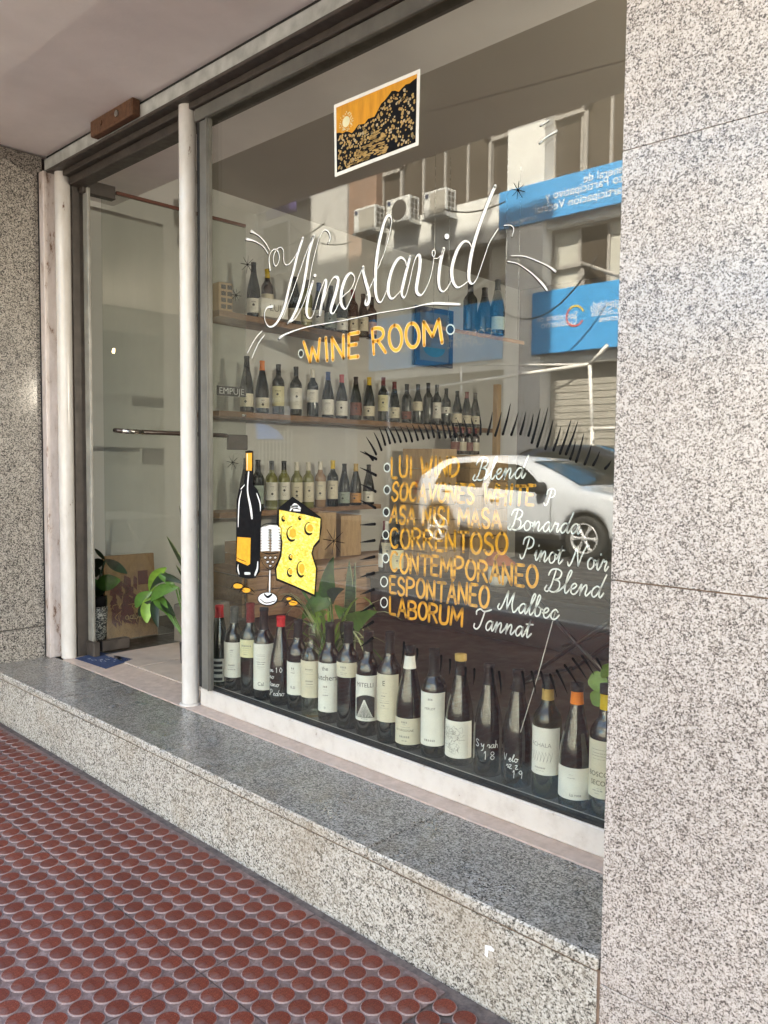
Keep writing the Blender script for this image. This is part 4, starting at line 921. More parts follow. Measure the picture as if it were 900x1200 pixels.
def field_art(t, kind):
    mb = MB(); m_ = MB()
    m_.add([(-.034, -.045, 0), (0, -.045, 0), (.034, -.045, 0), (.034, .005, 0), (.017, .02, 0), (0, .022, 0), (-.02, .02, 0), (-.034, .01, 0)], [(0, 1, 5, 6), (6, 7, 0, 0)][:1] + [(0, 6, 7), (1, 2, 3, 4, 5)])
    fine = MB()
    for k in range(10):
        x0 = -.034 + k * .0068; fine.add([(x0, -.045, 0), (x0 + .0068, -.045, 0), (x0 + .0068, .012 + .01 * math.sin(k * .33), 0), (x0, .012 + .01 * math.sin((k - 1) * .33), 0)], [(0, 1, 2, 3)])
    wrap(fine, kind, .10); obj('print', fine, M['ink'], t)
    rows = MB()
    for k in range(-6, 7):
        a = k * .16
        pts = [(.0 + math.sin(a) * s * .02, -.048 * s + .012, .0006 + .0010 * s) for s in (.1, .35, .6, .9, 1.15)]
        m2 = MB(); ribbon([(max(-.034, min(.034, p[0] * (1 + p[2] * 250))), p[1], p[2]) for p in pts], 0, m2, 1, 0, False, 2); rows.add([(v[0], v[2], 0) for v in m2.v], m2.f)
    wrap(rows, kind, .10, .0014); obj('print_rows', rows, M['paper'], t)
    art_text((('MITELLI', .150, .018), ('mendoza', .052, .006)))(t, kind)
def drawing_art(t, kind):
    rn = random.Random(11); mb = MB()
    for k in range(26):
        cx_, cy_ = rn.uniform(-.03, .03), rn.uniform(-.035, .03); m2 = MB()
        pts = [(cx_ + rn.uniform(-.012, .012), cy_ + rn.uniform(-.01, .01), rn.choice([.0005, .0008, .0011])) for _ in range(5)]
        ribbon(pts, 0, m2, 1, 0, False, 3); mb.add([(v[0], v[2], 0) for v in m2.v], m2.f)
    m2 = MB(); ribbon([(-.045, -.045, .0006), (.045, -.045, .0006), (.045, .045, .0006), (-.045, .045, .0006)], 0, m2, 1, 0, True, 1); mb.add([(v[0], v[2], 0) for v in m2.v], m2.f)
    obj('print', wrap(mb, kind, .073), M['ink_grey'], t)
def achala_art(t, kind):
    art_text((('ACHALA', .135, .015),), 'ink_grey')(t, kind); mb = MB()
    for k in range(7):
        m2 = MB(); x = -.026 + k * .0088
        ribbon([(x - .004, .012, .0007), (x + .002, .002, .0007), (x, -.012, .0009), (x + .005, .004, .0006), (x + .006, .013, .0006)], 0, m2, 1, 0, False, 3); mb.add([(v[0], v[2], 0) for v in m2.v], m2.f)
    obj('print', wrap(mb, kind, .105), M['ink_grey'], t); art_lines(31, .075, .05, .012)(t, kind)
for k, (px, py, hh, kw) in enumerate(front):
    px += 3.0
    b = PZ(px, py, LZ); d = Vector((b.x, b.y, 0)).normalized(); r = .041 if kw.get('kind') == 'burgundy' else .0375
    c = b + d * r * .95
    c.y = max(c.y, YG + .012 + r)
    kw.pop('neck', None)
    if k == 9: kw['art'] = field_art
    if k == 13: kw['art'] = drawing_art
    if k == 16: kw['art'] = achala_art
    t = bottle((c.x, c.y, LZ), face(c, -22 + 6 * math.sin(k * 2.3)), h=hh / .303, group=GF, **kw)
    if k == 11: share('neck_band', cyl_patch('burgundy', .235, .272, 360, .0009).mesh('neck_band', M['paper']), t)
    if k == 13: share('capsule_top', MB().lathe([(.0170, .286), (.0172, .3035), (.0005, .3045)], 20).mesh('capsule_top', M['cap_gold']), t)
    if k == 16: share('stopper', MB().lathe([(.0166, .270), (.0168, .3035), (.0005, .3045)], 20).mesh('stopper', M['cap_black']), t)
    if k in (17, 18): share('stopper', MB().lathe([(.0172, .283), (.0172, .3035), (.0005, .3045)], 20).mesh('stopper', M['cap_black']), t)

# ------------------------------------------------------------------ left wall shelves and their bottles
WR = math.atan2(-.09, 1)                                # the wall's turn
def wdir(y, off): return Vector((-4.05 - .09 * (y - 3.2) + off, y, 0))
def wall_shelf(y0, y1, z, th, name_label, depth=.20, notch=False):
    t = empty('wall_shelf', tuple(wdir(y0, -.10)[:2]) + (z,), 0, name_label, 'shelf', 'shelves on the left wall')
    L = (y1 - y0); n_ = 24; mb = MB(); vs_ = []; rn = random.Random(name_label)
    for i in range(n_ + 1):
        y = L * i / n_; xo = -.09 * y; wob = .006 * math.sin(i * 1.1) + rn.uniform(-.003, .003)
        for x, zz in ((-.115, -th), (depth - .085 + wob, -th), (depth - .085 + wob, -.0005), (-.115, -.0005)): vs_.append((x + xo, y, zz))
    F = [(4 * i + k, 4 * i + (k + 1) % 4, 4 * i + 4 + (k + 1) % 4, 4 * i + 4 + k) for i in range(n_) for k in range(4)] + [(3, 2, 1, 0), (4 * n_, 4 * n_ + 1, 4 * n_ + 2, 4 * n_ + 3)]
    mb.add(vs_, F); obj('board', mb, M['shelf'], t)
    for q in ():
        yb = L * q; obj('bracket', MB().box((-.118 - .09 * yb, yb - .012, -th - .10), (-.105 - .09 * yb, yb + .012, -th - .0005)).box((-.105 - .09 * yb, yb - .012, -th - .02), (.06 - .09 * yb, yb + .012, -th - .0008)), M['dark_metal'], t)
    return t
ZS1, ZS2, ZS3 = 1.995, 1.425, .835
wall_shelf(2.74, 3.95, ZS1, .035, 'upper brown wooden wall shelf holding mixed bottles and boxes')
wall_shelf(2.74, 5.75, ZS2, .032, 'long wavy edged brown wall shelf with a full row of dark bottles')
wall_shelf(2.74, 4.20, ZS3, .032, 'lower brown wall shelf holding the pale white wines')
ordn = ['first', 'second', 'third', 'fourth', 'fifth', 'sixth', 'seventh', 'eighth', 'ninth', 'tenth', 'eleventh', 'twelfth', 'thirteenth', 'fourteenth', 'fifteenth', 'sixteenth', 'seventeenth', 'eighteenth', 'nineteenth', 'twentieth']
capname = dict(cap_red='red', cap_maroon='dark red', cap_black='black', cap_grey='grey', cap_orange='orange', cap_yellow='yellow', cap_gold='gold', cap_white='white', cap_blue='blue', cap_pink='pink')
labname = dict(paper='white label', paper_cream='cream label', paper_yellow='yellowish label', paper_red='dark red patterned label', paper_orange='orange label', paper_green='grey green label')
def shelf_row(rows, z, where, group, fixed=None):
    n_ = 0
    for px, py, h_, kind, glass, cap, lab in rows:
        p = PW(px, py); nb = wdir(p.y, -.015)
        labs = () if not lab else ((.03, .115, 160, lab[0]) if len(lab) == 1 else (lab[1], lab[2], 160, lab[0]),)
        art = art_lines(int(px) % 9 + 40, (labs[0][0] + labs[0][1]) / 2, .045, (labs[0][1] - labs[0][0]) * .7, 'ink') if labs else None
        col_ = 'pale green glass' if glass == 'g_white' else 'pink glass' if glass == 'g_rose' else 'dark glass'
        bottle((nb.x, p.y, z), face(nb, random.uniform(-14, 10)), kind, glass, cap, .055, labs, '%s bottle from left on %s, %s, %s cap, %s' % (ordn[n_], where, col_, capname[cap] if cap else 'no', labname[lab[0]] if lab else 'no label'), group, h_, art)
        n_ += 1
BD, BG = 'bordeaux', 'burgundy'
shelf_row([
 (291,484,1.10,BG,'g_opaque','cap_black',('paper_cream',.03,.10)), (309,485,1.05,BG,'g_opaque','cap_orange',('paper_cream',.03,.09)), (328,487,1.02,BD,'g_opaque','cap_black',('paper_yellow',.05,.17)),
 (348.5,489,1.02,BD,'g_opaque','cap_black',('paper',.04,.17)), (368,491,1.02,BD,'g_opaque','cap_white',('paper',.09,.17)), (386,492,1.0,BG,'g_opaque','cap_blue',('paper',.02,.12)),
 (402,494,.98,BG,'g_opaque','cap_pink',('paper',.02,.12)), (418.5,496,.97,BG,'g_opaque','cap_black',('paper_red',.03,.12)), (434,497,1.0,BG,'g_opaque','cap_yellow',('paper_cream',.03,.10)),
 (450.5,499,1.04,BD,'g_opaque','cap_maroon',('paper_yellow',.07,.18)), (463.5,500,.97,BG,'g_opaque','cap_maroon',('paper_cream',.03,.11)), (478,501,.95,BD,'g_opaque','cap_black',('paper_red',.03,.09)),
 (491,503,.98,BG,'g_opaque','cap_black',('paper_cream',.10,.17)), (503,504,1.05,BD,'g_opaque','cap_black',None), (513,505,1.03,BD,'g_opaque','cap_grey',('paper',.05,.17)), (524,506,.97,BD,'g_opaque','cap_black',('paper',.10,.15)),
 (537,507,.94,BG,'g_opaque','cap_black',('paper_cream',.03,.11)), (548,508,.95,BG,'g_opaque','cap_maroon',('paper_cream',.03,.10)), (558,509,.95,BG,'g_opaque','cap_grey',('paper_cream',.03,.10))], ZS2, 'long middle shelf', 'bottles on the long middle shelf')
shelf_row([
 (290,596,1.05,BG,'g_opaque','cap_grey',('paper',.03,.10)), (304,596,1.02,BD,'g_opaque','cap_black',('paper_green',.04,.15)), (320,595,1.0,BD,'g_white','cap_grey',('paper',.06,.17)), (334.5,595,1.0,BD,'g_white','cap_black',('paper',.06,.17)),
 (349.5,594,.98,BD,'g_white','cap_white',('paper_cream',.04,.17)), (363,594,.98,BD,'g_white','cap_white',('paper_cream',.04,.17)), (377,594,1.0,BD,'g_rose','cap_white',('paper_cream',.05,.17)),
 (391.5,594,1.02,BD,'g_opaque','cap_yellow',('paper_cream',.05,.17)), (405,594,.95,BG,'g_opaque','cap_black',('paper_green',.02,.10)), (418.5,594,.95,BG,'g_opaque','cap_gold',('paper_orange',.02,.09)), (433.5,594,.93,BG,'g_opaque','cap_black',('paper',.02,.10))], ZS3, 'lower shelf', 'bottles on the lower shelf')
shelf_row([
 (299,366,1.06,BG,'g_opaque','cap_black',('paper',.02,.10)), (315,369,1.0,BD,'g_brown','cap_yellow',('paper_cream',.03,.15)), (347,378,.98,BG,'g_opaque','cap_black',('paper_cream',.02,.10)), (361,381,.98,BD,'g_white','cap_grey',('paper_yellow',.03,.12)),
 (375,384,.98,BG,'g_opaque','cap_blue',('paper',.02,.12)), (389,386,.98,BG,'g_opaque','cap_grey',('paper_green',.02,.12)), (402,388,.96,BG,'g_opaque','cap_black',('paper',.02,.10)), (415,391,1.02,BD,'g_brown','cap_maroon',('paper_cream',.03,.12)), (427,393,.98,BG,'g_opaque','cap_black',('paper_cream',.04,.14)), (437,395,.95,BD,'g_brown','cap_black',('paper_orange',.03,.12))], ZS1, 'upper shelf', 'bottles on the upper shelf')
# honeycomb bottle crate standing on the left end of the upper shelf
cb = empty('bottle_crate', (wdir(2.84, -.03).x, 2.84, ZS1), WR, 'small pale wooden crate with square holes at the left end of the upper shelf', 'crate')
obj('crate_body', MB().box((-.05, -.09, 0), (.05, .0, .16), 0, .003), M['pine'], cb)
mb = MB()
for i in range(2):
    for j in range(4): mb.box((.0502, -.075 + i * .04, .012 + j * .037), (.0512, -.045 + i * .04, .036 + j * .037))
obj('crate_holes', mb, M['black'], cb)
bx = empty('shelf_box', (wdir(3.10, .02).x, 3.10, ZS1), WR, 'white carton lettered LUI on the upper shelf in front of the bottles', 'box')
bxb = obj('carton', MB().box((-.03, -.07, 0), (.05, .12, .11), 0, .002), M['paper'], bx)
t = text_mb('LUI', .06); t.v = [(.0508, .03 + v[0], .055 + v[1]) for v in t.v]; obj('lettering', t, M['ink_grey'], bxb)
# small hanging shelf with three magnums
hs = PY(500, 379, 3.3); he = PY(594, 396, 3.62)
h_ = empty('hanging_shelf', (hs.x, hs.y, hs.z), 0, 'short dark shelf hanging on wires in front of the blue picture', 'shelf')
d_ = he - hs; q_ = Vector((-.0, .16, 0))
obj('board', MB().add([(0, 0, -.02), tuple(d_ + Vector((0, 0, -.02))), tuple(d_ + q_ + Vector((0, 0, -.02))), tuple(q_ + Vector((0, 0, -.02))), (0, 0, 0), tuple(d_), tuple(d_ + q_), tuple(q_)], [(3, 2, 1, 0), (4, 5, 6, 7), (0, 1, 5, 4), (1, 2, 6, 5), (2, 3, 7, 6), (3, 0, 4, 7)]), M['shelf'], h_)
for a in (Vector((.03, .02, 0)), d_ + Vector((-.03, .02, 0)), d_ + q_ + Vector((-.03, -.02, 0)), q_ + Vector((.03, -.02, 0))): obj('wire', MB().tube([a, (a.x, a.y, 3.0 - hs.z)], .0012, 5), M['steel'], h_)
for k, (u, lb) in enumerate(((.42, 'hanging shelf'), (.60, 'hanging shelf'), (.76, 'hanging shelf'))):
    p = hs + d_ * u + Vector((0, .08, 0)); p.z = (hs + d_ * u).z + .001
    bottle(tuple(p), face(p), ('bordeaux', 'burgundy', 'burgundy')[k], 'g_opaque', 'cap_black', .06, ((), (), ((.03, .10, 150, 'paper_green'),))[k], ('left slim dark bottle on the hanging shelf', 'middle dark bottle on the hanging shelf', 'right dark bottle on the hanging shelf with grey green label')[k], 'bottles on the hanging shelf', (.85, .8, .98)[k])
# picture on the wall
pc = [PW(*q, off=-.18) for q in ((487, 357), (522, 366), (522, 432), (487, 427))]
pf = empty('wall_picture', pc[3], WR, 'dark blue framed picture with a teal shape on the left wall', 'picture')
W_, H_ = (pc[2] - pc[3]).length, (pc[0] - pc[3]).length
obj('picture_frame', MB().box((-.02, 0, 0), (.005, W_, .04)).box((-.02, 0, H_ - .04), (.005, W_, H_)).box((-.02, 0, .0405), (.005, .04, H_ - .0405)).box((-.02, W_ - .04, .0405), (.005, W_, H_ - .0405)), M['picframe'], pf)
obj('picture_print', MB().box((-.018, .0405, .0405), (-.004, W_ - .0405, H_ - .0405)), M['backwall'], pf)
obj('teal_shape', MB().add([(-.003, W_ * (.5 + .3 * math.cos(R_(a))), H_ * .32 + H_ * .16 * math.sin(R_(a))) for a in range(180, 361, 20)], [tuple(range(10))]), M['teal'], pf)
# ------------------------------------------------------------------ crates, bench, counter
def crate(loc, rz, sx, sy, sz, label, ns=4, mat='pine', open_=True, wall=.012):
    t = empty('wooden_crate', loc, rz, label, 'crate', 'wooden wine crates in the shop'); hh = sz / ns
    for k in range(ns):
        z0, z1 = k * hh + .002, (k + 1) * hh - .003
        obj('slat', MB().box((0, 0, z0), (sx, wall, z1), 0, .0015), M[mat], t); obj('slat', MB().box((sx - wall, wall + .0005, z0), (sx, sy, z1), 0, .0015), M[mat], t)
        obj('slat', MB().box((0, wall + .0005, z0), (wall, sy, z1)), M[mat], t)
    obj('base_board', MB().box((wall, wall, .004), (sx - wall - .001, sy, .014)), M[mat], t)
    obj('back_board', MB().box((wall + .001, sy - wall, .015), (sx - wall - .001, sy - .001, sz - .003)), M[mat], t)
    return t
# bench of planks along the wall with crates standing on end
by0, by1 = 2.78, 4.12
bt = .50
be = empty('plank_bench', (-4.15, by0, .235), WR, 'long low bench clad in warm horizontal planks under the shelves', 'bench')
for k in range(3):
    obj('front_plank', MB().box((.40, 0, .02 + k * .078), (.425, by1 - by0, .093 + k * .078), 0, .002), M['pine_h'], be); obj('end_plank', MB().box((.0, -.022, .02 + k * .078), (.398, -.001, .093 + k * .078), 0, .002), M['pine_h'], be)
obj('top_board', MB().box((-.03, -.03, .257), (.44, by1 - by0, .28), 0, .003), M['pine_h'], be)
z0 = .235 + .281
for k, (y, hh, wd, lb) in enumerate(((3.38, .30, .20, 'tall pale wooden wine crate on end beside the painted cheese'), (3.66, .27, .17, 'yellowish wooden box on end left of the red capped bottle'))):
    crate((-4.13 - .09 * (y - 2.78), y, z0), WR, .28, wd, hh, lb, 1)
crate((-4.12, 2.86, z0), WR, .34, .40, .14, 'wide low wooden crate lying behind the painted wine bottle', 2, 'pine_h')
crate((-3.72, 3.02, .235), WR, .26, .42, .22, 'printed wooden crate standing on the floor behind the arrow leaf plant', 3, 'pine_h')
# black counter with bottles and lamp
CT = .485
ct = empty('shop_counter', (-3.42, 3.4, .235), 0, 'low black stained counter in the middle of the shop', 'counter')
obj('carcass', MB().box((0, 0, 0), (1.7, .55, CT - .235 - .03), 0, .003), M['darkwood'], ct); obj('top', MB().box((-.02, -.02, CT - .235 - .029), (1.72, .57, CT - .235), 0, .004), M['darkwood'], ct)
for px, cap, lab, kind, gl, lb in ((428, 'cap_maroon', ('paper', .03, .11), BG, 'g_opaque', 'dark bottle with maroon neck standing on the left end of the black counter'), (445, 'cap_white', ('paper_cream', .07, .20), BD, 'g_brown', 'brown bottle with white neck and tall pale label on the black counter'), (466, 'cap_black', ('paper_yellow', .03, .14), BD, 'g_opaque', 'bottle with pale yellow label behind the orange menu letters on the counter')):
    p = PY(px, 600, 3.5); p.z = CT + .001; p.x = max(p.x, -3.38)
    if px == 428: p.x = -3.395
    bottle(tuple(p), face(p), kind, gl, cap, .055, ((lab[1], lab[2], 160, lab[0]),), lb, 'bottles on the black counter', 1.0, art_lines(50, (lab[1] + lab[2]) / 2, .04, .05))
p = PY(583, 700, 3.55); lm = empty('table_lamp', (p.x, p.y, CT + .001), 0, 'little lamp with milky glass foot and terracotta cone shade on the counter', 'lamp')
obj('foot', MB().lathe([(.001, 0), (.04, 0), (.052, .03), (.055, .08), (.045, .115), (.001, .12)], 20), M['milk'], lm); obj('lamp_shade', MB().lathe([(.10, .118), (.012, .19), (.001, .195)], 20), M['terracotta'], lm)
# stack of crates with bottles further back
zc = .235
for k, (y, ww, hh, lb) in enumerate(((4.55, .34, .36, 'bottom crate of the stack under the long shelf'), (4.55, .32, .34, 'middle crate of the stack under the long shelf'), (4.58, .26, .30, 'top pale crate of the stack under the long shelf'))):
    crate((-4.15 - .12, y, zc), WR, .32, ww, hh, lb, 3 if k < 2 else 2); zc += hh + .002
zc = .235
for k in range(3):
    lb = ('lowest crate of the right stack beneath the wooden post', 'second crate of the right stack beneath the wooden post', 'topmost open crate of the right stack with red bottles')[k]
    crate((-4.18 - .12, 5.05, zc), WR, .34, .44, .32, lb, 3); zc += .322
for k in range(4):
    p = (-4.22 + .02, 5.12 + k * .085, zc + .001); bottle(p, face(p), BD, 'g_brown' if k % 2 else 'g_opaque', 'cap_maroon', .06, ((.04, .14, 150, ('paper_red', 'paper_cream')[k % 2]),), '%s of four red necked bottles standing on the right crate stack' % ('leftmost', 'second', 'third', 'rightmost')[k], 'bottles on the right crate stack', .7)
p = PW(582, 500, off=.12); tag(obj('wooden_post', MB().box((-.025, -.025, 0), (.025, .025, 1.55), 0, .003), M['pine'], None, (p.x, p.y, .235)), 'pale square wooden post standing at the end of the long shelf', 'post')
# folding table with black tube legs, seen low on the right
tb = empty('folding_table', (PY(680, 800, 2.75).x, 2.75, .235), 0, 'dark folding table on crossed black steel legs behind the right side of the window', 'table')
o3 = tb.location
def L3(a, b, r=.009, nm='leg'): obj(nm, MB().tube([Vector(a) - o3, Vector(b) - o3], r, 8), M['blacksteel'], tb)
TZ = .70
ax, bx_, = o3.x - .28, o3.x + .30
obj('table_top', MB().box((-.34, -.12, TZ - .235), (.45, .50, TZ - .21), 0, .004), M['darkwood'], tb)
for yy in (2.70, 3.15):
    L3((ax, yy, .235), (bx_, yy, TZ)); L3((bx_, yy, .235), (ax, yy, TZ))
for xx in (ax, bx_): L3((xx, 2.70, .245), (xx, 3.15, .245), .008, 'stretcher')
L3((o3.x - .05, 2.70, .45), (o3.x - .05, 3.15, .45), .007, 'stretcher'); L3((bx_ - .02, 2.72, .24), (bx_ - .05, 2.72, TZ), .009)
# hanging bulb mirrored in the door glass, plus two unseen ones added as fill
lz_ = PY(133, 411, 3.2)                              # its image in the open door's glass
for k, (x, y, z, lb) in enumerate(((-7.22 - lz_.x, 3.2, lz_.z, 'bare warm bulb on a black cord behind the pier, mirrored in the door glass'), (.55, 3.5, 1.85, 'added unseen fill bulb behind the right part of the pier'), (.6, 5.2, 1.85, 'added unseen fill bulb at the back right of the shop'))):
    t = empty('pendant_and_fill_lamp', (x, y, z), 0, lb, 'lamp', 'pendant bulbs in the shop')
    obj('bulb', MB().lathe([(.001, -.022), (.007, -.018), (.009, -.010), (.007, .0), (.006, .012), (.006, .02)], 16), M['bulb'], t)
    obj('holder', MB().lathe([(.015, .0205), (.016, .07), (.002, .075)], 12), M['black'], t); obj('cord', MB().tube([(0, 0, .076), (0, 0, 2.999 - z)], .003, 5), M['black'], t)
    if k == 0: continue
    li = bpy.data.lights.new('fill_light', 'POINT'); li.energy = (0, 24, 7)[k]; li.color = (1, .95, .88); li.shadow_soft_size = .006  # unseen point lights added to brighten the shop walls
    lo = bpy.data.objects.new('fill_light', li); col.objects.link(lo); lo.parent = t; lo.location = (0, 0, -.09)

# ------------------------------------------------------------------ plants
def blade(mb, base, tip, width, bend=Vector((0, 0, 0)), n_=8, fold=.25, mi=0, shape='lance', side=None, edge=None):
    base, tip = Vector(base), Vector(tip); vs_ = []
    d = (tip - base).normalized(); s = side or d.cross(Vector((0, 0, 1)) if abs(d.z) < .9 else Vector((0.7, -.7, 0))).normalized(); up = s.cross(d).normalized()
    for i in range(n_ + 1):
        t = i / n_; c = base.lerp(tip, t) + bend * (4 * t * (1 - t))
        w_ = {'lance': math.sin(math.pi * min(1, t * .93 + .04)) ** .8, 'sword': (1 - t) ** .45 * (.75 + .25 * math.sin(t * 3)), 'arrow': (max(0, 1 - t) ** .8) * (1.0 if t > .05 else .6), 'grass': (1 - t) ** .5}[shape] * width / 2
        vs_ += [c - s * w_ + up * w_ * fold, c, c + s * w_ + up * w_ * fold]
    F = []
    for i in range(n_):
        F += [(3 * i, 3 * i + 1, 3 * i + 4, 3 * i + 3), (3 * i + 1, 3 * i + 2, 3 * i + 5, 3 * i + 4)]
    mb.add(vs_, F, mi, True); return mb
def leaf(t, base, tip, width, mat, **k): return obj('leaf', blade(MB(), base, tip, width, **k), M[mat], t)
camdir = lambda p: (CAM - Vector(p)).normalized()
# arrow leaf plant, snake leaf and spider plant in pots behind the row of bottles
pb = PY(395, 780, 2.02); 
pa = empty('arrow_leaf_plant', (pb.x, pb.y, LZ + .001), 0, 'plant with large arrow shaped green leaves behind the window bottles', 'plant')
obj('pot', MB().lathe([(.001, 0), (.05, 0), (.065, .10), (.068, .105), (.06, .105), (.001, .095)], 20), M['darkpot'], pa)
def rel(px, py, o, Y): return PY(px, py, Y) - o
po_ = Vector(pa.location)
cside = Vector((.72, .70, 0))
for (bx0, by0_), (tx0, ty0), wd, mt in (((384, 700), (391, 652), .075, 'leaf'), ((384, 700), (353, 727), .085, 'leaf'), ((388, 702), (404, 690), .06, 'leaf_dark'), ((412, 735), (443, 716), .09, 'leaf'), ((412, 730), (404, 760), .08, 'leaf_dark'), ((375, 715), (372, 745), .07, 'leaf_light'), ((402, 712), (398, 726), .06, 'leaf')):
    a, b = rel(bx0, by0_, po_, 2.02), rel(tx0, ty0, po_, 1.98)
    leaf(pa, a, b, wd, mt, shape='arrow', side=(b - a).cross(camdir(pb)).normalized(), bend=Vector((0, -.01, .01)), fold=.3)
    obj('stem', MB().tube([(0, 0, .1), tuple(a * .6 + Vector((0, 0, .03))), tuple(a)], .003, 6), M['leaf'], pa)
sn = empty('snake_plant', (PY(407, 780, 2.10).x, 2.12, LZ + .001), 0, 'upright banded snake plant leaf among the window plants', 'plant')
so = Vector(sn.location); obj('pot', MB().lathe([(.001, 0), (.04, 0), (.05, .09), (.045, .09), (.001, .085)], 18), M['darkpot'], sn)
for (bx0, by0_), (tx0, ty0), wd in (((407, 722), (409, 657), .05), ((412, 715), (416, 658), .022), ((402, 735), (405, 700), .04)):
    a, b = rel(bx0, by0_, so, 2.12), rel(tx0, ty0, so, 2.12); a2 = Vector((a.x * .5, a.y, .09))
    obj('leaf', blade(MB(), a2, b, wd, shape='sword', side=cside, fold=.12), M['snake'], sn); obj('leaf_edge', blade(MB(), a2 + Vector((0, .002, 0)), b + Vector((0, .002, .002)), wd * 1.16, shape='sword', side=cside, fold=.12), M['leaf_pale'], sn)
sq = empty('spider_plant', (PY(382, 790, 1.98).x, 2.00, LZ + .001), 0, 'spider plant with thin cream striped arching leaves among the bottle necks', 'plant')
qo = Vector(sq.location); obj('pot', MB().lathe([(.001, 0), (.04, 0), (.055, .10), (.05, .10), (.001, .095)], 18), M['concrete_pot'], sq)
rnd = random.Random(5)
for k in range(48):
    a = rnd.uniform(0, 6.28); L = rnd.uniform(.14, .34); z1_ = rnd.uniform(.06, .36)
    tip = Vector((math.cos(a) * L * 1.2, math.sin(a) * L * .55, z1_)); 
    if tip.y < -.13: tip.y = -.13
    leaf(sq, (0, 0, .10), tip, rnd.uniform(.010, .017), rnd.choice(['leaf_pale', 'leaf_pale', 'leaf_light', 'leaf']), shape='grass', bend=Vector((0, 0, rnd.uniform(.06, .16))), n_=8)
lf = empty('pothos_plant', (PY(697, 830, 1.95).x + .05, 1.97, LZ + .001), 0, 'bright green leaf of a plant showing beside the granite pier', 'plant')
lo_ = Vector(lf.location); obj('pot', MB().lathe([(.001, 0), (.045, 0), (.055, .09), (.001, .085)], 16), M['darkpot'], lf)
for (bx0, by0_), (tx0, ty0), wd in (((712, 798), (689, 800), .055), ((708, 812), (695, 826), .05), ((716, 790), (706, 780), .05)):
    a, b = rel(bx0, by0_, lo_, 1.95), rel(tx0, ty0, lo_, 1.93); leaf(lf, a, b, wd, 'leaf_light', shape='lance', side=(b - a).cross(camdir(lo_)).normalized()); obj('stem', MB().tube([(0, 0, .08), tuple(a)], .0025, 5), M['leaf'], lf)
# doorway group: vase with dark plant, printed board crate, dieffenbachia, snake plant in concrete planter
FZ = .236
p = PZ(113, 752, FZ); va = empty('patterned_vase', (p.x - .02, p.y + .02, FZ), 0, 'black and white patterned vase holding a dark leafy plant inside the door', 'vase')
vo = Vector(va.location); obj('vase_body', MB().lathe([(.001, 0), (.040, 0), (.040, .02), (.047, .03), (.049, .17), (.045, .175), (.001, .17)], 22), M['vase'], va)
obj('black_band', MB().lathe([(.040, .172), (.046, .178), (.046, .225), (.040, .228)], 22), M['black_paint'], va)
dk = empty('dark_leaf_plant', (vo.x, vo.y, FZ + .172), 0, 'dark leafy plant rising from the patterned vase in the doorway', 'plant')
do = Vector(dk.location)
for (bx0, by0_), (tx0, ty0), wd, mt in (((123, 656), (111, 643), .02, 'leaf_dark'), ((124, 656), (149, 672), .045, 'leaf_dark'), ((122, 658), (108, 662), .05, 'leaf_dark'), ((118, 668), (108, 672), .05, 'leaf_dark'), ((113, 685), (141, 680), .08, 'leaf'), ((110, 690), (124, 692), .08, 'leaf_dark'), ((112, 700), (110, 678), .07, 'leaf')):
    a, b = rel(bx0, by0_, do, vo.y - .02), rel(tx0, ty0, do, vo.y - .02); leaf(dk, a, b, wd, mt, side=(b - a).cross(camdir(do)).normalized()); obj('stem', MB().tube([(0, 0, .02), (a.x * .3, a.y * .3, a.z * .6), tuple(a)], .003, 5), M['leaf_dark'], dk)
c0, c1_, c2_, c3_ = PZ(126, 751.5, FZ), PZ(185, 743, FZ), None, None
bv = (c1_ - c0); ang = math.atan2(bv.y, bv.x)
pb_ = empty('printed_board', c0, ang, 'square plywood wine box front with dark red printed drawing leaning by the wall', 'crate')
Lb = bv.length
obj('board', MB().add([(x, y + (.10 * z if True else 0), z) for z in (0, .42) for y in (0, .02) for x in (0, Lb)], [(0, 2, 3, 1), (4, 5, 7, 6), (0, 1, 5, 4), (2, 6, 7, 3), (0, 4, 6, 2), (1, 3, 7, 5)]), M['plywood'], pb_)
mb = MB(); rnd = random.Random(9)
def bp(x, z): return (x * Lb, .10 * z - .001 - .00005 * len(mb.f) , z)
for k in range(60):
    x, z = rnd.uniform(.14, .62), rnd.uniform(.09, .28); w_, h2 = rnd.uniform(.02, .08), rnd.uniform(.01, .05)
    mb.add([bp(x - w_, z - h2 * .4), bp(x + w_ * .7, z - h2), bp(x + w_, z + h2 * .6), bp(x - w_ * .5, z + h2)], [(0, 1, 2, 3)])
for x, z, w_, h2 in ((.75, .30, .10, .035),): mb.add([bp(x - w_, z - h2), bp(x + w_, z - h2), bp(x + w_, z + h2), bp(x - w_, z + h2)], [(0, 1, 2, 3)])
obj('print', mb, M['maroon_print'], pb_)
mb = MB()
for k in range(22):
    x, z = rnd.uniform(.12, .80), rnd.uniform(.07, .22); m2 = MB(); ribbon([(x * Lb, z, .002), (x * Lb + rnd.uniform(-.02, .02), z + .02, .003), (x * Lb + rnd.uniform(-.03, .03), z + rnd.uniform(.01, .05), .0015)], 0, m2, 1, 0, False, 3); mb.add([(v[0], .10 * v[2] - .006, v[2]) for v in m2.v], m2.f)
obj('print_lines', mb, M['tan'], pb_)
t = text_mb('OOLA', .03); t.v = [(Lb * .5 + v[0], .10 * .105 - .008, .105 + v[1]) for v in t.v]; obj('lettering', t, M['cream'], pb_)
p = PZ(190, 738, FZ); p = PY(221, 745, 2.0); df_ = empty('variegated_plant', (p.x, 2.0, FZ), 0, 'plant with bright green pointed leaves beside the printed board in the doorway', 'plant')
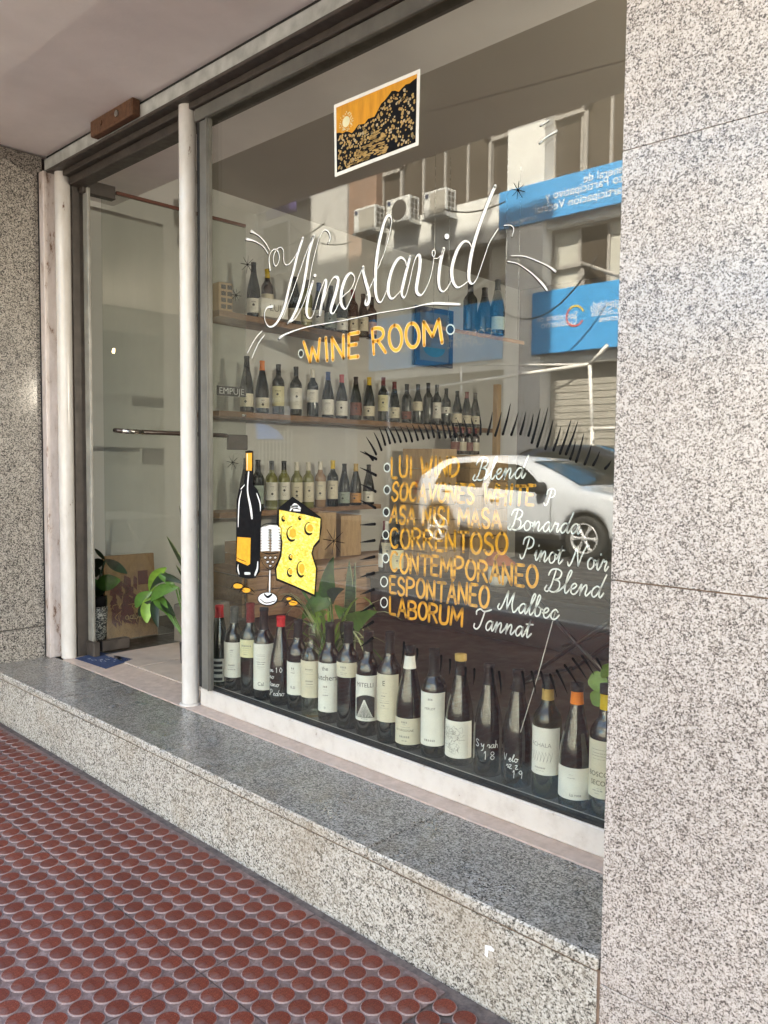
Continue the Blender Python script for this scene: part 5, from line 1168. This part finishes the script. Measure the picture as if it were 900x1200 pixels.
dfo = Vector(df_.location); obj('pot', MB().lathe([(.001, 0), (.035, 0), (.04, .09), (.001, .085)], 18), M['darkpot'], df_)
for (bx0, by0_), (tx0, ty0), wd, mt, sg in (((176, 694), (195, 665), .050, 'leaf_light', .02), ((215, 684), (176, 692), .040, 'leaf_dark', .045), ((209, 688), (177, 704), .055, 'leaf', .02), ((178, 693), (159, 712), .050, 'leaf', .01), ((176, 698), (172, 730), .055, 'leaf_light', .0), ((184, 698), (197, 719), .055, 'leaf', .01), ((180, 703), (163, 722), .045, 'leaf_dark', .0), ((206, 690), (186, 673), .04, 'leaf', .02), ((190, 700), (205, 722), .04, 'leaf_dark', .0), ((182, 696), (185, 735), .04, 'leaf_dark', .0)):
    a, b = rel(bx0, by0_, dfo, dfo.y + .01), rel(tx0, ty0, dfo, dfo.y - .03)
    leaf(df_, a, b, wd, mt, side=(b - a).cross(camdir(dfo)).normalized(), bend=Vector((0, -.01, sg)), fold=.45, n_=10)
    obj('stem', MB().tube([(0, 0, .08), tuple(a * .55 + Vector((0, 0, .05))), tuple(a)], .0028, 6), M['leaf'], df_)
p = PZ(209, 751, FZ); s2 = empty('planter_snake_plant', (p.x + .06, p.y + .10, FZ), R_(20), 'tall snake plant in a square grey concrete planter half hidden by the white post', 'plant')
s2o = Vector(s2.location); obj('planter', MB().box((-.10, -.10, 0), (.10, .10, .19), 0, .006), M['concrete_pot'], s2)
for bx0, tx0, ty0, wd in ((.0, 210, 592, .045), (.02, 195, 628, .038), (-.03, 214, 640, .05), (.04, 222, 610, .05), (-.01, 206, 662, .03)):
    b = Matrix.Rotation(-R_(20), 3, 'Z') @ rel(tx0, ty0, s2o, s2o.y); obj('leaf', blade(MB(), (bx0, 0, .18), b, wd, shape='sword', side=Vector((.9, .4, 0)), fold=.15), M['snake'], s2); obj('leaf_edge', blade(MB(), (bx0, .003, .18), b + Vector((0, .003, .002)), wd * 1.25, shape='sword', side=Vector((.9, .4, 0)), fold=.15), M['leaf_pale'], s2)
# blue paper mat on the step by the jamb
mt = [PZ(*q, .2315) for q in ((88, 772), (118, 765), (156, 773), (124, 784))]
mo_ = Vector(mt[0]); mat_o = empty('blue_mat', mo_, 0, 'small blue sheet with white scribbles lying on the step by the door jamb', 'mat')
mb = MB(); mb.add([tuple(Vector(q) - mo_ + Vector((0, 0, dz))) for dz in (.001, .003) for q in mt], [(0, 1, 2, 3), (7, 6, 5, 4), (0, 4, 5, 1), (1, 5, 6, 2), (2, 6, 7, 3), (3, 7, 4, 0)]); obj('sheet', mb, M['navy'], mat_o)
mb = MB(); rnd = random.Random(2)
for k in range(16):
    u, v = rnd.uniform(.2, .8), rnd.uniform(.2, .8); P_ = lambda u, v: tuple((Vector(mt[0]) * (1 - u) + Vector(mt[3]) * u) * (1 - v) + (Vector(mt[1]) * (1 - u) + Vector(mt[2]) * u) * v - mo_ + Vector((0, 0, .0036)))
    mb.add([P_(u, v), P_(u + .06, v + .01), P_(u + .06, v + .025), P_(u, v + .015)], [(0, 1, 2, 3)])
obj('scribbles', mb, M['chalk'], mat_o)

# ------------------------------------------------------------------ across the street (seen in the window as reflections)
FY = 17.0; FR = 2 * YG - FY                          # the far facade stands at y = FR, facing the shop
def FP(px, py): p = PY(px, py, FY); return p.x, p.z
fb = empty('municipal_building', (-12, FR, 0), 0, 'white and brick municipal building with grey gridded windows opposite the shop', 'building')
fo = Vector(fb.location)
def fpz(name, mb, mat, parent=fb):
    mb.v = [(v[0] - fo.x, v[1] - fo.y, v[2] - fo.z) for v in mb.v]; return obj(name, mb, mat, parent)
xw0, xb0, xb1 = FP(365, 260)[0], FP(408, 260)[0], FP(440, 260)[0]
xc0, xc1 = FP(597, 250)[0], FP(640, 250)[0]
XR = 3.0
zu1, zu0 = FP(589, 228)[1], FP(589, 272)[1]           # upper banner top, bottom
zl1, zl0 = FP(628, 345)[1], FP(628, 417)[1]           # lower banner top, bottom
ZT = 11.8
fpz('wall', MB().box((xw0, FR - 8, -.1), (XR, FR - .45, ZT)), M['beige'])
fpz('pale_panel', MB().box((xw0, FR - .449, -.05), (xb0 - .01, FR + .05, ZT)), M['grey_conc'])
fpz('brick_panel', MB().box((xb0, FR - .449, 3.4), (xb1, FR - .02, ZT)), M['brick'])
ncol = [(xc0, xc1)]; bay = 5.3
while ncol[-1][1] + bay < XR + 3: a = ncol[-1][1] + bay; ncol.append((a, a + xc1 - xc0))
for a, b in ncol: fpz('column', MB().box((a, FR - .449, -.05), (b, FR + .12, ZT + .2)), M['white_conc'])
bays = [(xb1, xc0)] + [(ncol[k][1], ncol[k + 1][0] if k + 1 < len(ncol) else XR) for k in range(len(ncol))]
par = [(zu0 - .15, zu1 + .05), (zl0 - .25, zl1 + .0)]
for (a, b) in bays:
    for z0, z1 in par: fpz('parapet', MB().box((a + .003, FR - .448, z0), (b - .003, FR - .03, z1)), M['white_conc'])
    for z0, z1, k in ((zu1 + .05, ZT, 0), (zl1, zu0 - .15, 1), (.3, zl0 - .25, 2)):
        W = b - a
        if W < .5: continue
        if k == 2:
            sh = fpz('ground_front', MB().box((a + .003, FR - .40, -.05), (b - .003, FR - .34, z1 - .002)), M['shutter'])
            for q in range(int((z1) / .16)): fpz('shutter_slat', MB().box((a + .15, FR - .339, .1 + q * .16), (b - .15, FR - .325, .24 + q * .16)), M['shutter'])
            continue
        zh = z0 + (z1 - z0) * .42; fr = .07
        wn = MB().box((a + .003, FR - .36, z0 + .001), (b - .003, FR - .28, z0 + .10)).box((a + .003, FR - .36, z1 - .08), (b - .003, FR - .28, z1 - .001))
        nx_ = max(2, round(W / .8)); xs_ = [a + .003 + (W - .006) * i / nx_ for i in range(nx_ + 1)]
        for x in xs_: wn.box((x - fr / 2, FR - .355, z0 + .1005), (x + fr / 2, FR - .27, z1 - .0805))
        wo = fpz('window_frame', wn, M['winframe'])
        for i in range(nx_):
            x0, x1 = xs_[i] + fr / 2, xs_[i + 1] - fr / 2
            fpz('pane', MB().box((x0 + .001, FR - .335, z0 + .101), (x1 - .001, FR - .32, z1 - .082)), M['farglass'] if k == 0 or (i % 3 == 1) else M['blind'])
        # slanting braces and the small square lights at the bay ends
        dz = (z1 - z0)
        for sgn, xx in ((1, a), (-1, b)):
            q = W * .16
            fpz('brace', MB().box((xx + sgn * .04, FR - .26, z0 + dz * .36), (xx + sgn * (q + .05), FR - .20, z0 + dz * .36 + .09)).box((xx + sgn * q, FR - .26, z0 + .1), (xx + sgn * (q + .09), FR - .20, z0 + dz * .36 - .001)), M['winframe'])
            pa_, pb2 = Vector((xx + sgn * (q + .04), FR - .20, z0 + dz * .36 + .05)), Vector((xx + sgn * (q + 1.25), FR + .10, z1 - .1 if k == 0 else z0 + .05))
            fpz('brace', MB().tube([pa_, pb2], .06, 4), M['winframe'])
fpz('roof_cap', MB().box((xw0 - .05, FR - 8, ZT + .201), (XR, FR + .2, ZT + .5)), M['white_conc'])
def on_facade(name, label, cat, x0, x1, z0, z1, y=.17, th=.05, mat='banner', lines=(), group=None):
    t = empty(name, ((x0 + x1) / 2, FR + y, z0), 0, label, cat, group); w_ = x1 - x0
    sh = obj('panel', MB().box((-w_ / 2, -th, 0), (w_ / 2, 0, z1 - z0), 0, .01), M[mat], t)
    for body, xc, zc_, size, m_ in lines:              # xc: where the line ends (seen left in the window)
        tm = text_mb(body, size, 0, 'RIGHT'); cx_ = xc - (x0 + x1) / 2
        tm.v = [(cx_ - v[0], .006, zc_ - z0 + v[1]) for v in tm.v]; obj('lettering', tm, M[m_], t)
    return t
GB = 'blue banners across the far facade'
bx0_ = FP(589, 250)[0]; bxr = 0.5
def ctr(px, py): return FP(px, py)
x, z = ctr(693, 233)
b1 = on_facade('facade_banner', 'upper bright blue banner with three lines of white writing on participation', 'banner', bx0_, bxr, zu0, zu1, lines=(
 ('Dirección General de', *ctr(688, 212), .27, 'banner_text'), ('Presupuesto Participativo y', *ctr(643.8, 233), .29, 'banner_text'), ('de Participación Vecinal', *ctr(631, 248.5), .29, 'banner_text'), ('CÓRDOBA', *ctr(596, 266), .12, 'banner_text'), ('CAPITAL', *ctr(614, 261), .12, 'banner_text')), group=GB)
lx0 = FP(628, 380)[0]
b2 = on_facade('facade_banner', 'lower right blue banner with ring emblem and Secretaría de Gobierno', 'banner', lx0, bxr, zl0, zl1, y=.19, lines=(
 ('Secretaría de', *ctr(634, 376), .21, 'banner_text'), ('Gobierno', *ctr(639, 382.7), .25, 'banner_text'), ('Municipalidad', *ctr(700, 359), .19, 'banner_text'), ('de la Ciudad', *ctr(697, 364), .19, 'banner_text'), ('de Córdoba', *ctr(698, 369.5), .19, 'banner_text'), ('Argentina', *ctr(707, 375.5), .19, 'banner_text')), group=GB)
M['ring_red'] = plain('red ring colour', (.6, .12, .12), .5); M['ring_yel'] = plain('yellow ring colour', (.8, .55, .08), .5)
cx_, cz_ = ctr(679, 371.5); rr = .25
for a0_, a1_, m_ in ((20, 130, 'ring_yel'), (130, 330, 'ring_red')):
    mb = MB(); n_ = 12; vs_ = []
    for i in range(n_ + 1):
        a = R_(a0_ + (a1_ - a0_) * i / n_); vs_ += [(cx_ + rr * math.cos(a) - (lx0 + bxr) / 2, .008, cz_ + rr * math.sin(a) - zl0), (cx_ + rr * .82 * math.cos(a) - (lx0 + bxr) / 2, .008, cz_ + rr * .82 * math.sin(a) - zl0)]
    mb.add(vs_, [(2 * i, 2 * i + 1, 2 * i + 3, 2 * i + 2) for i in range(n_)]); obj('ring_emblem', mb, M[m_], b2)
bl0, bl1 = FP(433, 430)[0], FP(590, 380)[0]
b3 = on_facade('facade_banner', 'left blue banner lettered CÓRDOBA CAPITAL between brick strip and white column', 'banner', bl0, bl1, zl0, zl1, y=.05, lines=(
 ('CÓRDOBA', *ctr(521, 397), .33, 'banner_text'), ('CAPITAL', *ctr(525, 404.5), .33, 'banner_text'), ('DIRECCIÓN DE', *ctr(451, 413), .17, 'banner_text')), group=GB)
# air conditioners on the parapet
GA = 'air conditioners in a row on the far parapet'
for k, (xa_, xb_, ya_, lb, fan) in enumerate(((427, 452, 264, 'left air conditioner partly behind the lettering on the far parapet', 0), (465, 492, 254, 'middle air conditioner with round fan on the far parapet', 1), (509, 535, 246, 'right air conditioner with small blue badge on the far parapet', 0))):
    x0, zc_ = FP(xa_, ya_); x1 = FP(xb_, ya_)[0]; w_ = x1 - x0; h2 = .68
    t = empty('air_conditioner', ((x0 + x1) / 2, FR + .02, zc_ - h2 / 2), 0, lb, 'air conditioner', GA)
    obj('casing', MB().box((-w_ / 2, 0, 0), (w_ / 2, .42, h2), 0, .02), M['ac'], t)
    obj('foot_bracket', MB().box((-w_ / 2 - .03, -.06, -.05), (-w_ / 2 + .05, .46, -.003)).box((w_ / 2 - .05, -.06, -.05), (w_ / 2 + .03, .46, -.003)), M['ac'], t)
    if fan:
        mb = MB(); mb.add([(.06 + .27 * math.cos(R_(a)), .423, h2 / 2 + .27 * math.sin(R_(a))) for a in range(0, 360, 20)], [tuple(range(18))]); obj('fan_grille', mb, M['acdark'], t)
    else: obj('coil_grille', MB().box((-w_ / 2 + .22, .421, .06), (w_ / 2 - .04, .427, h2 - .06)), M['shutter'], t)
    obj('badge', MB().box((-w_ / 2 + .06, .421, h2 - .17), (-w_ / 2 + .17, .428, h2 - .06)), M['picframe'], t)
    for i in range(2):
        for j in range(4): obj('side_louvre', MB().box((w_ / 2 + .0005, .10 + i * .14, .08 + j * .14), (w_ / 2 + .006, .20 + i * .14, .18 + j * .14)), M['acdark'], t)
# further buildings down the street on the left
def block(name, label, x0, x1, h, mat, wins=True, storey=3.1, seed=1, depth=9, setb=0):
    t = empty(name, ((x0 + x1) / 2, FR - setb, 0), 0, label, 'building'); w_ = x1 - x0
    obj('wall', MB().box((-w_ / 2, -depth, -.1), (w_ / 2, 0, h)), M[mat], t); obj('cornice', MB().box((-w_ / 2 - .02, -.3, h + .002), (w_ / 2 + .02, .25, h + .3)), M['white_conc'], t)
    nw = int(w_ / 2.6)
    for s_ in range(int(h / storey)):
        for k in range(nw):
            x = -w_ / 2 + (k + .5) * w_ / nw; z = s_ * storey + (1.0 if s_ else .1); hh = 1.5 if s_ else 2.4
            f = obj('window', MB().box((x - .72, .001, z - .08), (x + .72, .09, z)).box((x - .72, .001, z + hh), (x + .72, .06, z + hh + .08)).box((x - .72, .001, z + .001), (x - .64, .06, z + hh - .001)).box((x + .64, .001, z + .001), (x + .72, .06, z + hh - .001)), M['winframe'], t)
            obj('pane', MB().box((x - .638, .002, z + .001), (x + .638, .02, z + hh - .001)), M['farglass' if (k + s_) % 3 else 'blind'], f)
        if s_: obj('string_course', MB().box((-w_ / 2, .001, s_ * storey - .1), (w_ / 2, .10, s_ * storey + .05)), M['white_conc'], t)
    return t
block('apartment_building', 'tan apartment block left of the municipal building with regular windows', xw0 - 10.2, xw0 - .06, 14, 'beige')
block('apartment_building', 'grey apartment block farthest down the street on the left', xw0 - 24, xw0 - 10.3, 11, 'grey_conc', setb=.4)
block('apartment_building', 'pale office block right of the municipal building', 3.1, 20, 13, 'grey_conc', setb=.2)
# small signs
x0, z1 = FP(345, 232); x1, z0 = FP(382, 250)
on_facade('hanging_sign', 'small purple sign sticking out high above the street', 'sign', x0 + .1, x1, z0 - .2, z0 + .62, y=1.2, th=.06, mat='purple', lines=(('Tel', (x0 + x1) / 2 - .3, z0 + .22, .45, 'banner_text'),))
tag(obj('sign_bracket', MB().tube([((x0 + x1) / 2, FR + .05, z0 + .66), ((x0 + x1) / 2, FR + 1.2, z0 + .66)], .03, 6), M['dark_metal']), 'dark bracket arm carrying the purple hanging sign', 'bracket')
x0, zt = FP(286, 487); x1, _ = FP(345, 490)
on_facade('shop_sign', 'white sign board lettered Foto Carnet over a barred window', 'sign', x0, x1, FP(300, 499)[1], FP(300, 484)[1] + .15, y=.25, th=.1, mat='white_conc', lines=(('Foto Carnet', (x0 + x1) / 2 - 1.15, FP(310, 493)[1], .42, 'ink_grey'),))
gr = empty('barred_window', ((x0 + x1) / 2, FR + .12, .6), 0, 'white barred grille below the Foto Carnet sign', 'grille')
for k in range(15): obj('bar', MB().box((-1.3 + k * .19, 0, 0), (-1.27 + k * .19, .03, 1.5)), M['tube_white'], gr)
for k in range(5): obj('bar', MB().box((-1.33, .031, .1 + k * .33), (1.42, .05, .13 + k * .33)), M['tube_white'], gr)
# white tubular awning frame on the far pavement
af = empty('awning_frame', (-11, 2 * YG - 15.2, -.05), 0, 'white tubular awning frame standing on the far pavement with a slanting rail', 'frame'); ao = Vector(af.location)
def T(a, b, r=.04):
    p, q = MI(*a, 15.2) - ao, MI(*b, 15.2) - ao; obj('tube', MB().tube([p, q], r, 8), M['tube_white'], af); return p, q
p, q = T((455, 462), (689, 427)); T((540, 428), (690, 427), .02); T((540, 428), (540, 474), .025); p, q = T((691, 428), (694, 520)); T((691, 427), (712, 404), .04); T((690, 503), (760, 500), .04); T((612, 430), (613, 474), .02)
for px in (455, 694):
    p = MI(px, 500, 15.2) - ao; obj('post', MB().tube([(p.x, p.y, .0), (p.x, p.y, p.z + (.9 if px == 455 else 0))], .045, 8), M['tube_white'], af)
# light blue parasol on the far pavement
p = MI(292, 560, 13.5); um = empty('parasol', (p.x, p.y, -.05), 0, 'light blue domed parasol standing on the far pavement', 'parasol'); R0 = .95
obj('canopy', MB().lathe([(R0, 1.72), (R0 * .96, 1.80), (R0 * .8, 1.97), (R0 * .5, 2.12), (.02, 2.2)], 16), M['blue_cloth'], um); obj('pole', MB().tube([(0, 0, 0), (0, 0, 2.18)], .025, 8), M['steel'], um)
for k in range(8): a = R_(k * 45); obj('rib', MB().tube([(0, 0, 2.1), (R0 * .75 * math.cos(a), R0 * .75 * math.sin(a), 1.96)], .008, 5), M['steel'], um)
# cables
def cable(a, b, sag, lb):
    n_ = 14; pts = [a.lerp(b, k / n_) - Vector((0, 0, sag * 4 * (k / n_) * (1 - k / n_))) for k in range(n_ + 1)]
    tag(obj('overhead_cable', MB().tube(pts, .018, 5), M['cable']), lb, 'cable', 'cables strung along the far facade')
cable(MI(340, 262, 16), MI(412, 283, 16), .3, 'cable sagging beside the brick strip'); cable(MI(590, 366, 16), MI(700, 300, 16), .6, 'cable drooping across the white column'); cable(MI(520, 245, 16), MI(592, 236, 16), .15, 'short cable above the right air conditioner'); cable(MI(380, 262, 12), MI(180, 300, 12), .6, 'cable hanging over the street on the left')
# bare tree
rnd = random.Random(21)
tp = MI(752, 560, 12.6); tr = empty('bare_tree', (tp.x, tp.y, -.05), 0, 'bare winter street tree with thin twigs crossing the lower blue banner', 'tree')
tw, lim = MB(), []
def grow(mb, p, d, L, r, lev):
    n_ = 4; pts = [p]; rs = [r]
    for k in range(n_):
        d = (d + Vector((rnd.uniform(-.22, .22), rnd.uniform(-.22, .22), rnd.uniform(-.05, .14)))).normalized(); p = p + d * L / n_; pts.append(p); rs.append(r * (1 - .45 * (k + 1) / n_))
    mb.tube(pts, rs, 6 if lev < 2 else 4, 0, False)
    if lev < 5:
        for k in range(3 if lev < 3 else 2):
            ax_ = Vector((rnd.uniform(-1, 1), rnd.uniform(-1, 1), rnd.uniform(-.2, .5))).normalized(); dd = (d * 1.0 + ax_ * .85).normalized(); q = pts[rnd.choice([2, 3, 4])]
            grow(mb if lev != 1 else tw, q, dd, L * rnd.uniform(.6, .78), rs[-1] * .75, lev + 1)
tk = MB(); grow(tk, Vector((0, 0, 0)), Vector((-.05, .02, 1)), 3.0, .11, 0)
obj('trunk', tk, M['bark'], tr); obj('twigs', tw, M['bark'], tr)

# ------------------------------------------------------------------ cars
def car(name, label, paint, Xr, Ynear, roof=1.50, flip=1, wheelbase=2.6, suv=False):
    """side facing the shop (+Y) at y = Ynear; rear axle at x = Xr; nose towards +X"""
    t = empty(name, (Xr, Ynear, ROAD_Z), 0, label, 'car'); W = 1.72; Rw = .31
    def lerp_tab(tab, x):
        for (a, va), (b, vb) in zip(tab, tab[1:]):
            if a <= x <= b: return va + (vb - va) * (x - a) / (b - a)
        return tab[0][1] if x < tab[0][0] else tab[-1][1]
    top = [(-.66, .66), (-.62, .95), (-.50, 1.10), (-.33, 1.24), (-.12, 1.40), (.1, 1.465), (.5, 1.50), (1.0, 1.505), (1.4, 1.47), (1.75, 1.36), (2.1, 1.19), (2.42, 1.015), (2.6, .975), (2.95, .92), (3.2, .83), (3.34, .70), (3.42, .52)]
    if suv: top = [(-.72, .7), (-.68, 1.05), (-.5, 1.35), (-.3, 1.52), (0, 1.62), (.6, 1.66), (1.1, 1.64), (1.5, 1.52), (1.9, 1.33), (2.3, 1.14), (2.6, 1.08), (3.0, 1.02), (3.25, .9), (3.42, .7), (3.48, .55)]
    if not suv: top = [(a, b if b < 1 else 1 + (b - 1) * .88) for a, b in top]
    belt = [(-.66, .6), (-.6, .86), (-.4, .99), (0, .965), (1, .93), (2.0, .895), (2.5, .875), (3.0, .82), (3.3, .7), (3.42, .5)]
    if suv: belt = [(a, b + .07) for a, b in belt]
    half = [(-.66, .60), (-.60, .70), (-.45, .79), (0, .845), (1.2, .86), (2.6, .845), (3.0, .79), (3.25, .68), (3.42, .52)]
    X0, X1 = top[0][0], top[-1][0]; N = 110; rings = []
    for i in range(N + 1):
        x = X0 + (X1 - X0) * i / N; zt = lerp_tab(top, x); zb = min(lerp_tab(belt, x), zt - .015); hw = lerp_tab(half, x)
        zl = .27 + .08 * max(0, (-.35 - x)) * 3 + .10 * max(0, x - 3.1) * 2
        za = zl
        for xw in (0, wheelbase):
            dx = abs(x - xw)
            if dx < Rw + .055: za = max(za, Rw + math.sqrt((Rw + .055) ** 2 - dx * dx))
        zm = (max(za, zl + .05) + zb) / 2
        rw = hw * (1 - .30 * min(1, max(0, (zt - zb) / .55)))
        flare = .02 if min(abs(x), abs(x - wheelbase)) < Rw + .16 else 0
        ring = [(0, za), (hw - .28 if za > zl + .02 else hw - .12, za), (hw - .02 + flare, za), (hw + .005 + flare * .6, (za * 2 + zb) / 3), (hw + .012, (za + 2 * zb) / 3), (hw - .012, zb), (rw + .02, zt - .07 * min(1, (zt - zb) / .3)), (rw - .06, zt - .012), (0, zt)]
        rings.append((x, ring))
    mb = MB(); k = 9; vs_ = []
    for x, ring in rings: vs_ += [(x, -y, z) for y, z in ring]
    for x, ring in rings: vs_ += [(x, -W + y, z) for y, z in ring]
    yo = W / 2
    vs_ = [(x, (yo * 0 + (-(W / 2) + (-y - 0) * -1) if False else y), z) for x, y, z in vs_]
    P = []
    for x, ring in rings: P += [(x, -W / 2 + y, z) for y, z in ring]
    for x, ring in rings: P += [(x, -W / 2 - y, z) for y, z in ring]
    n1 = (N + 1) * k; F = []
    for i in range(N):
        for j in range(k - 1):
            a = i * k + j; F.append((a, a + 1, a + k + 1, a + k)); a += n1; F.append((a + k, a + k + 1, a + 1, a))
    F.append(tuple(range(k)) + tuple(n1 + j for j in range(k - 2, 0, -1))); F.append(tuple(N * k + j for j in range(k - 1, -1, -1)) + tuple(n1 + N * k + j for j in range(1, k - 1)))
    mb.add(P, F, 0, True); body = obj('body', mb, M[paint], t)
    def side(x, u, off=.006, s=1):                     # point on the glasshouse side, u 0..1 from belt to roof edge
        i = min(N - 1, max(0, (x - X0) / (X1 - X0) * N)); i0 = int(i); f = i - i0
        A, B = rings[i0][1], rings[i0 + 1][1]
        q = [tuple(A[m][c] * (1 - f) + B[m][c] * f for c in (0, 1)) for m in (5, 6)]
        y, z = q[0][0] * (1 - u) + q[1][0] * u, q[0][1] * (1 - u) + q[1][1] * u
        return (x, -W / 2 + s * (y + off), z)
    def lower(x, u, off=.006, s=1):                    # point on the door skin, u 0..1 from sill to belt
        i = min(N - 1, max(0, (x - X0) / (X1 - X0) * N)); i0 = int(i); A = rings[i0][1]
        seg = A[2:6]; q = u * 3; m = min(2, int(q)); f = q - m; y, z = seg[m][0] * (1 - f) + seg[m + 1][0] * f, seg[m][1] * (1 - f) + seg[m + 1][1] * f
        return (x, -W / 2 + s * (y + off), z)
    for s in (1, -1):
        for nm, corners in (('rear_side_window', [(-.08, .07), (.86, .05), (.86, .90), (.12, .90), (.0, .72)]), ('front_side_window', [(.98, .05), (2.02, .06), (1.90, .38), (1.62, .78), (1.48, .90), (.98, .90)])):
            # fan of quads between lower and upper edge
            lo = [c for c in corners if c[1] < .2]; up_ = sorted([c for c in corners if c[1] >= .2])
            xs_ = [lo[0][0] + (lo[-1][0] - lo[0][0]) * i / 12 for i in range(13)]; m_ = MB(); vv = []
            def upu(x):
                tab = sorted(up_ + [lo[0], lo[-1]] if up_[0][0] > lo[0][0] or up_[-1][0] < lo[-1][0] else up_)
                pts_ = sorted(up_)
                if x < pts_[0][0]: a, b = lo[0], pts_[0]
                elif x > pts_[-1][0]: a, b = pts_[-1], lo[-1]
                else:
                    for a, b in zip(pts_, pts_[1:]):
                        if a[0] <= x <= b[0]: break
                return a[1] + (b[1] - a[1]) * (x - a[0]) / max(1e-6, b[0] - a[0])
            for x in xs_: vv += [side(x, .05, .008, s), side(x, max(.052, upu(x)), .008, s)]
            m_.add(vv, [(2 * i, 2 * i + 2, 2 * i + 3, 2 * i + 1) if s > 0 else (2 * i, 2 * i + 1, 2 * i + 3, 2 * i + 2) for i in range(12)], 0, True); obj(nm, m_, M['carglass'], t)
        for xs1 in (-.08 + .98, 2.08):                  # door seams
            m_ = MB(); vv = []
            for q in range(9): vv += [lower(xs1 + .03 * (q / 8) * 0, .05 + .92 * q / 8, .002, s), lower(xs1 + .012, .05 + .92 * q / 8, .002, s)]
            m_.add(vv, [(2 * i, 2 * i + 1, 2 * i + 3, 2 * i + 2) for i in range(8)]); obj('door_seam', m_, M['black'], t)
        for xh in (.12, 1.06):
            p0 = lower(xh, .80, .0, s); obj('door_handle', MB().box((xh, min(p0[1], p0[1] + s * .03), p0[2] - .025), (xh + .17, max(p0[1], p0[1] + s * .03), p0[2] + .025), 0, .01), M[paint], t); obj('handle_recess', MB().box((xh - .02, p0[1] - .002, p0[2] - .045), (xh + .12, p0[1] + .0 + (.008 if s > 0 else -.008), p0[2] - .026), 0), M['blacktrim'], t)
        m_ = MB(); vv = []
        for q in range(13): x = .36 + (2.24 - .36) * q / 12; vv += [lower(x, .0, .012, s), lower(x, .10, .012, s)]
        m_.add(vv, [(2 * i, 2 * i + 1, 2 * i + 3, 2 * i + 2) for i in range(12)]); obj('sill_trim', m_, M['blacktrim'], t)
        pm_ = side(2.0, .15, .0, s); obj('door_mirror', MB().box((1.88, min(pm_[1], pm_[1] + s * .20), pm_[2] - .03), (2.02, max(pm_[1], pm_[1] + s * .20), pm_[2] + .13), 0, .04), M['blacktrim'], t)
        yy = -W / 2 + s * (W / 2 - .16)
        obj('tail_light', MB().box((-.60, min(-W / 2 + s * .62, -W / 2 + s * .74), .80), (-.52, max(-W / 2 + s * .62, -W / 2 + s * .74), 1.02), 0, .02), M['tail'], t)
        obj('headlight', MB().box((3.08, min(-W / 2 + s * .52, -W / 2 + s * .755), .62), (3.30, max(-W / 2 + s * .52, -W / 2 + s * .755), .78), 0, .04), M['headlamp'], t)
        for xw in (0, wheelbase):
            yo_ = -W / 2 + s * (W / 2 - .03); wl = empty('wheel', (xw, yo_, Rw)); wl.parent = t; wl.rotation_euler = (-s * math.pi / 2, 0, 0)
            share('tyre', cached('tyre', lambda: MB().lathe([(.20, -.19), (.29, -.19), (.308, -.17), (.31, -.1), (.308, -.02), (.29, 0), (.215, .003), (.205, -.02), (.205, -.12)], 32).mesh('tyre', M['tyre'])), wl)
            def rim():
                m_ = MB().lathe([(.206, -.05), (.21, .001), (.195, .004), (.19, -.012), (.185, -.04)], 32); m_.lathe([(.001, .012), (.035, .010), (.045, -.005), (.045, -.03)], 16)
                for q in range(6):
                    a = q * math.pi / 3
                    for w0, w1, zz in ((.026, .038, .0),):
                        ca, sa = math.cos(a), math.sin(a); vv = []
                        for r_, ww in ((.03, .022), (.12, .020), (.19, .040)):
                            for sg, z_ in ((-1, -.012), (0, .006 if r_ < .19 else -.002), (1, -.012)): vv.append((r_ * ca - sg * ww * sa, r_ * sa + sg * ww * ca, z_))
                        m_.add(vv, [(0, 3, 4, 1), (1, 4, 5, 2), (3, 6, 7, 4), (4, 7, 8, 5)])
                return m_.mesh('rim', M['alloy'])
            share('rim', cached('rim', rim), wl)
            share('brake_disc', cached('brake', lambda: MB().lathe([(.001, -.06), (.184, -.06), (.184, -.10)], 24).mesh('brake_disc', M['blacktrim'])), wl)
    # windscreen and rear window
    m_ = MB(); vv = []
    for i in range(7):
        x = 1.62 + (2.40 - 1.62) * i / 6; zt = lerp_tab(top, x); rw_ = lerp_tab(half, x) * .72
        vv += [(x, -W / 2 - rw_, zt + .004), (x, -W / 2, zt + .012), (x, -W / 2 + rw_, zt + .004)]
    m_.add(vv, [f for i in range(6) for f in ((3 * i, 3 * i + 1, 3 * i + 4, 3 * i + 3), (3 * i + 1, 3 * i + 2, 3 * i + 5, 3 * i + 4))], 0, True); obj('windscreen', m_, M['carglass'], t)
    m_ = MB(); vv = []
    for x in (-.50, -.33, -.14):
        zt = lerp_tab(top, x); vv += [(x - .012, -W / 2 - .56, zt + .004), (x - .012, -W / 2 + .56, zt + .004)]
    m_.add(vv, [(0, 1, 3, 2), (2, 3, 5, 4)]); obj('rear_window', m_, M['carglass'], t)
    return t
rx = PY(513, 633, 9.85).x
car('parked_car', 'silver white five door hatchback standing in the street, mirrored in the shop window', 'carwhite', rx, 2 * YG - 9.8)
sx_ = PY(690, 530, 12.6).x
car('parked_car', 'black car with high rounded roof parked beyond the white hatchback', 'carblack', sx_ - 1.0, 2 * YG - 12.2, suv=True)
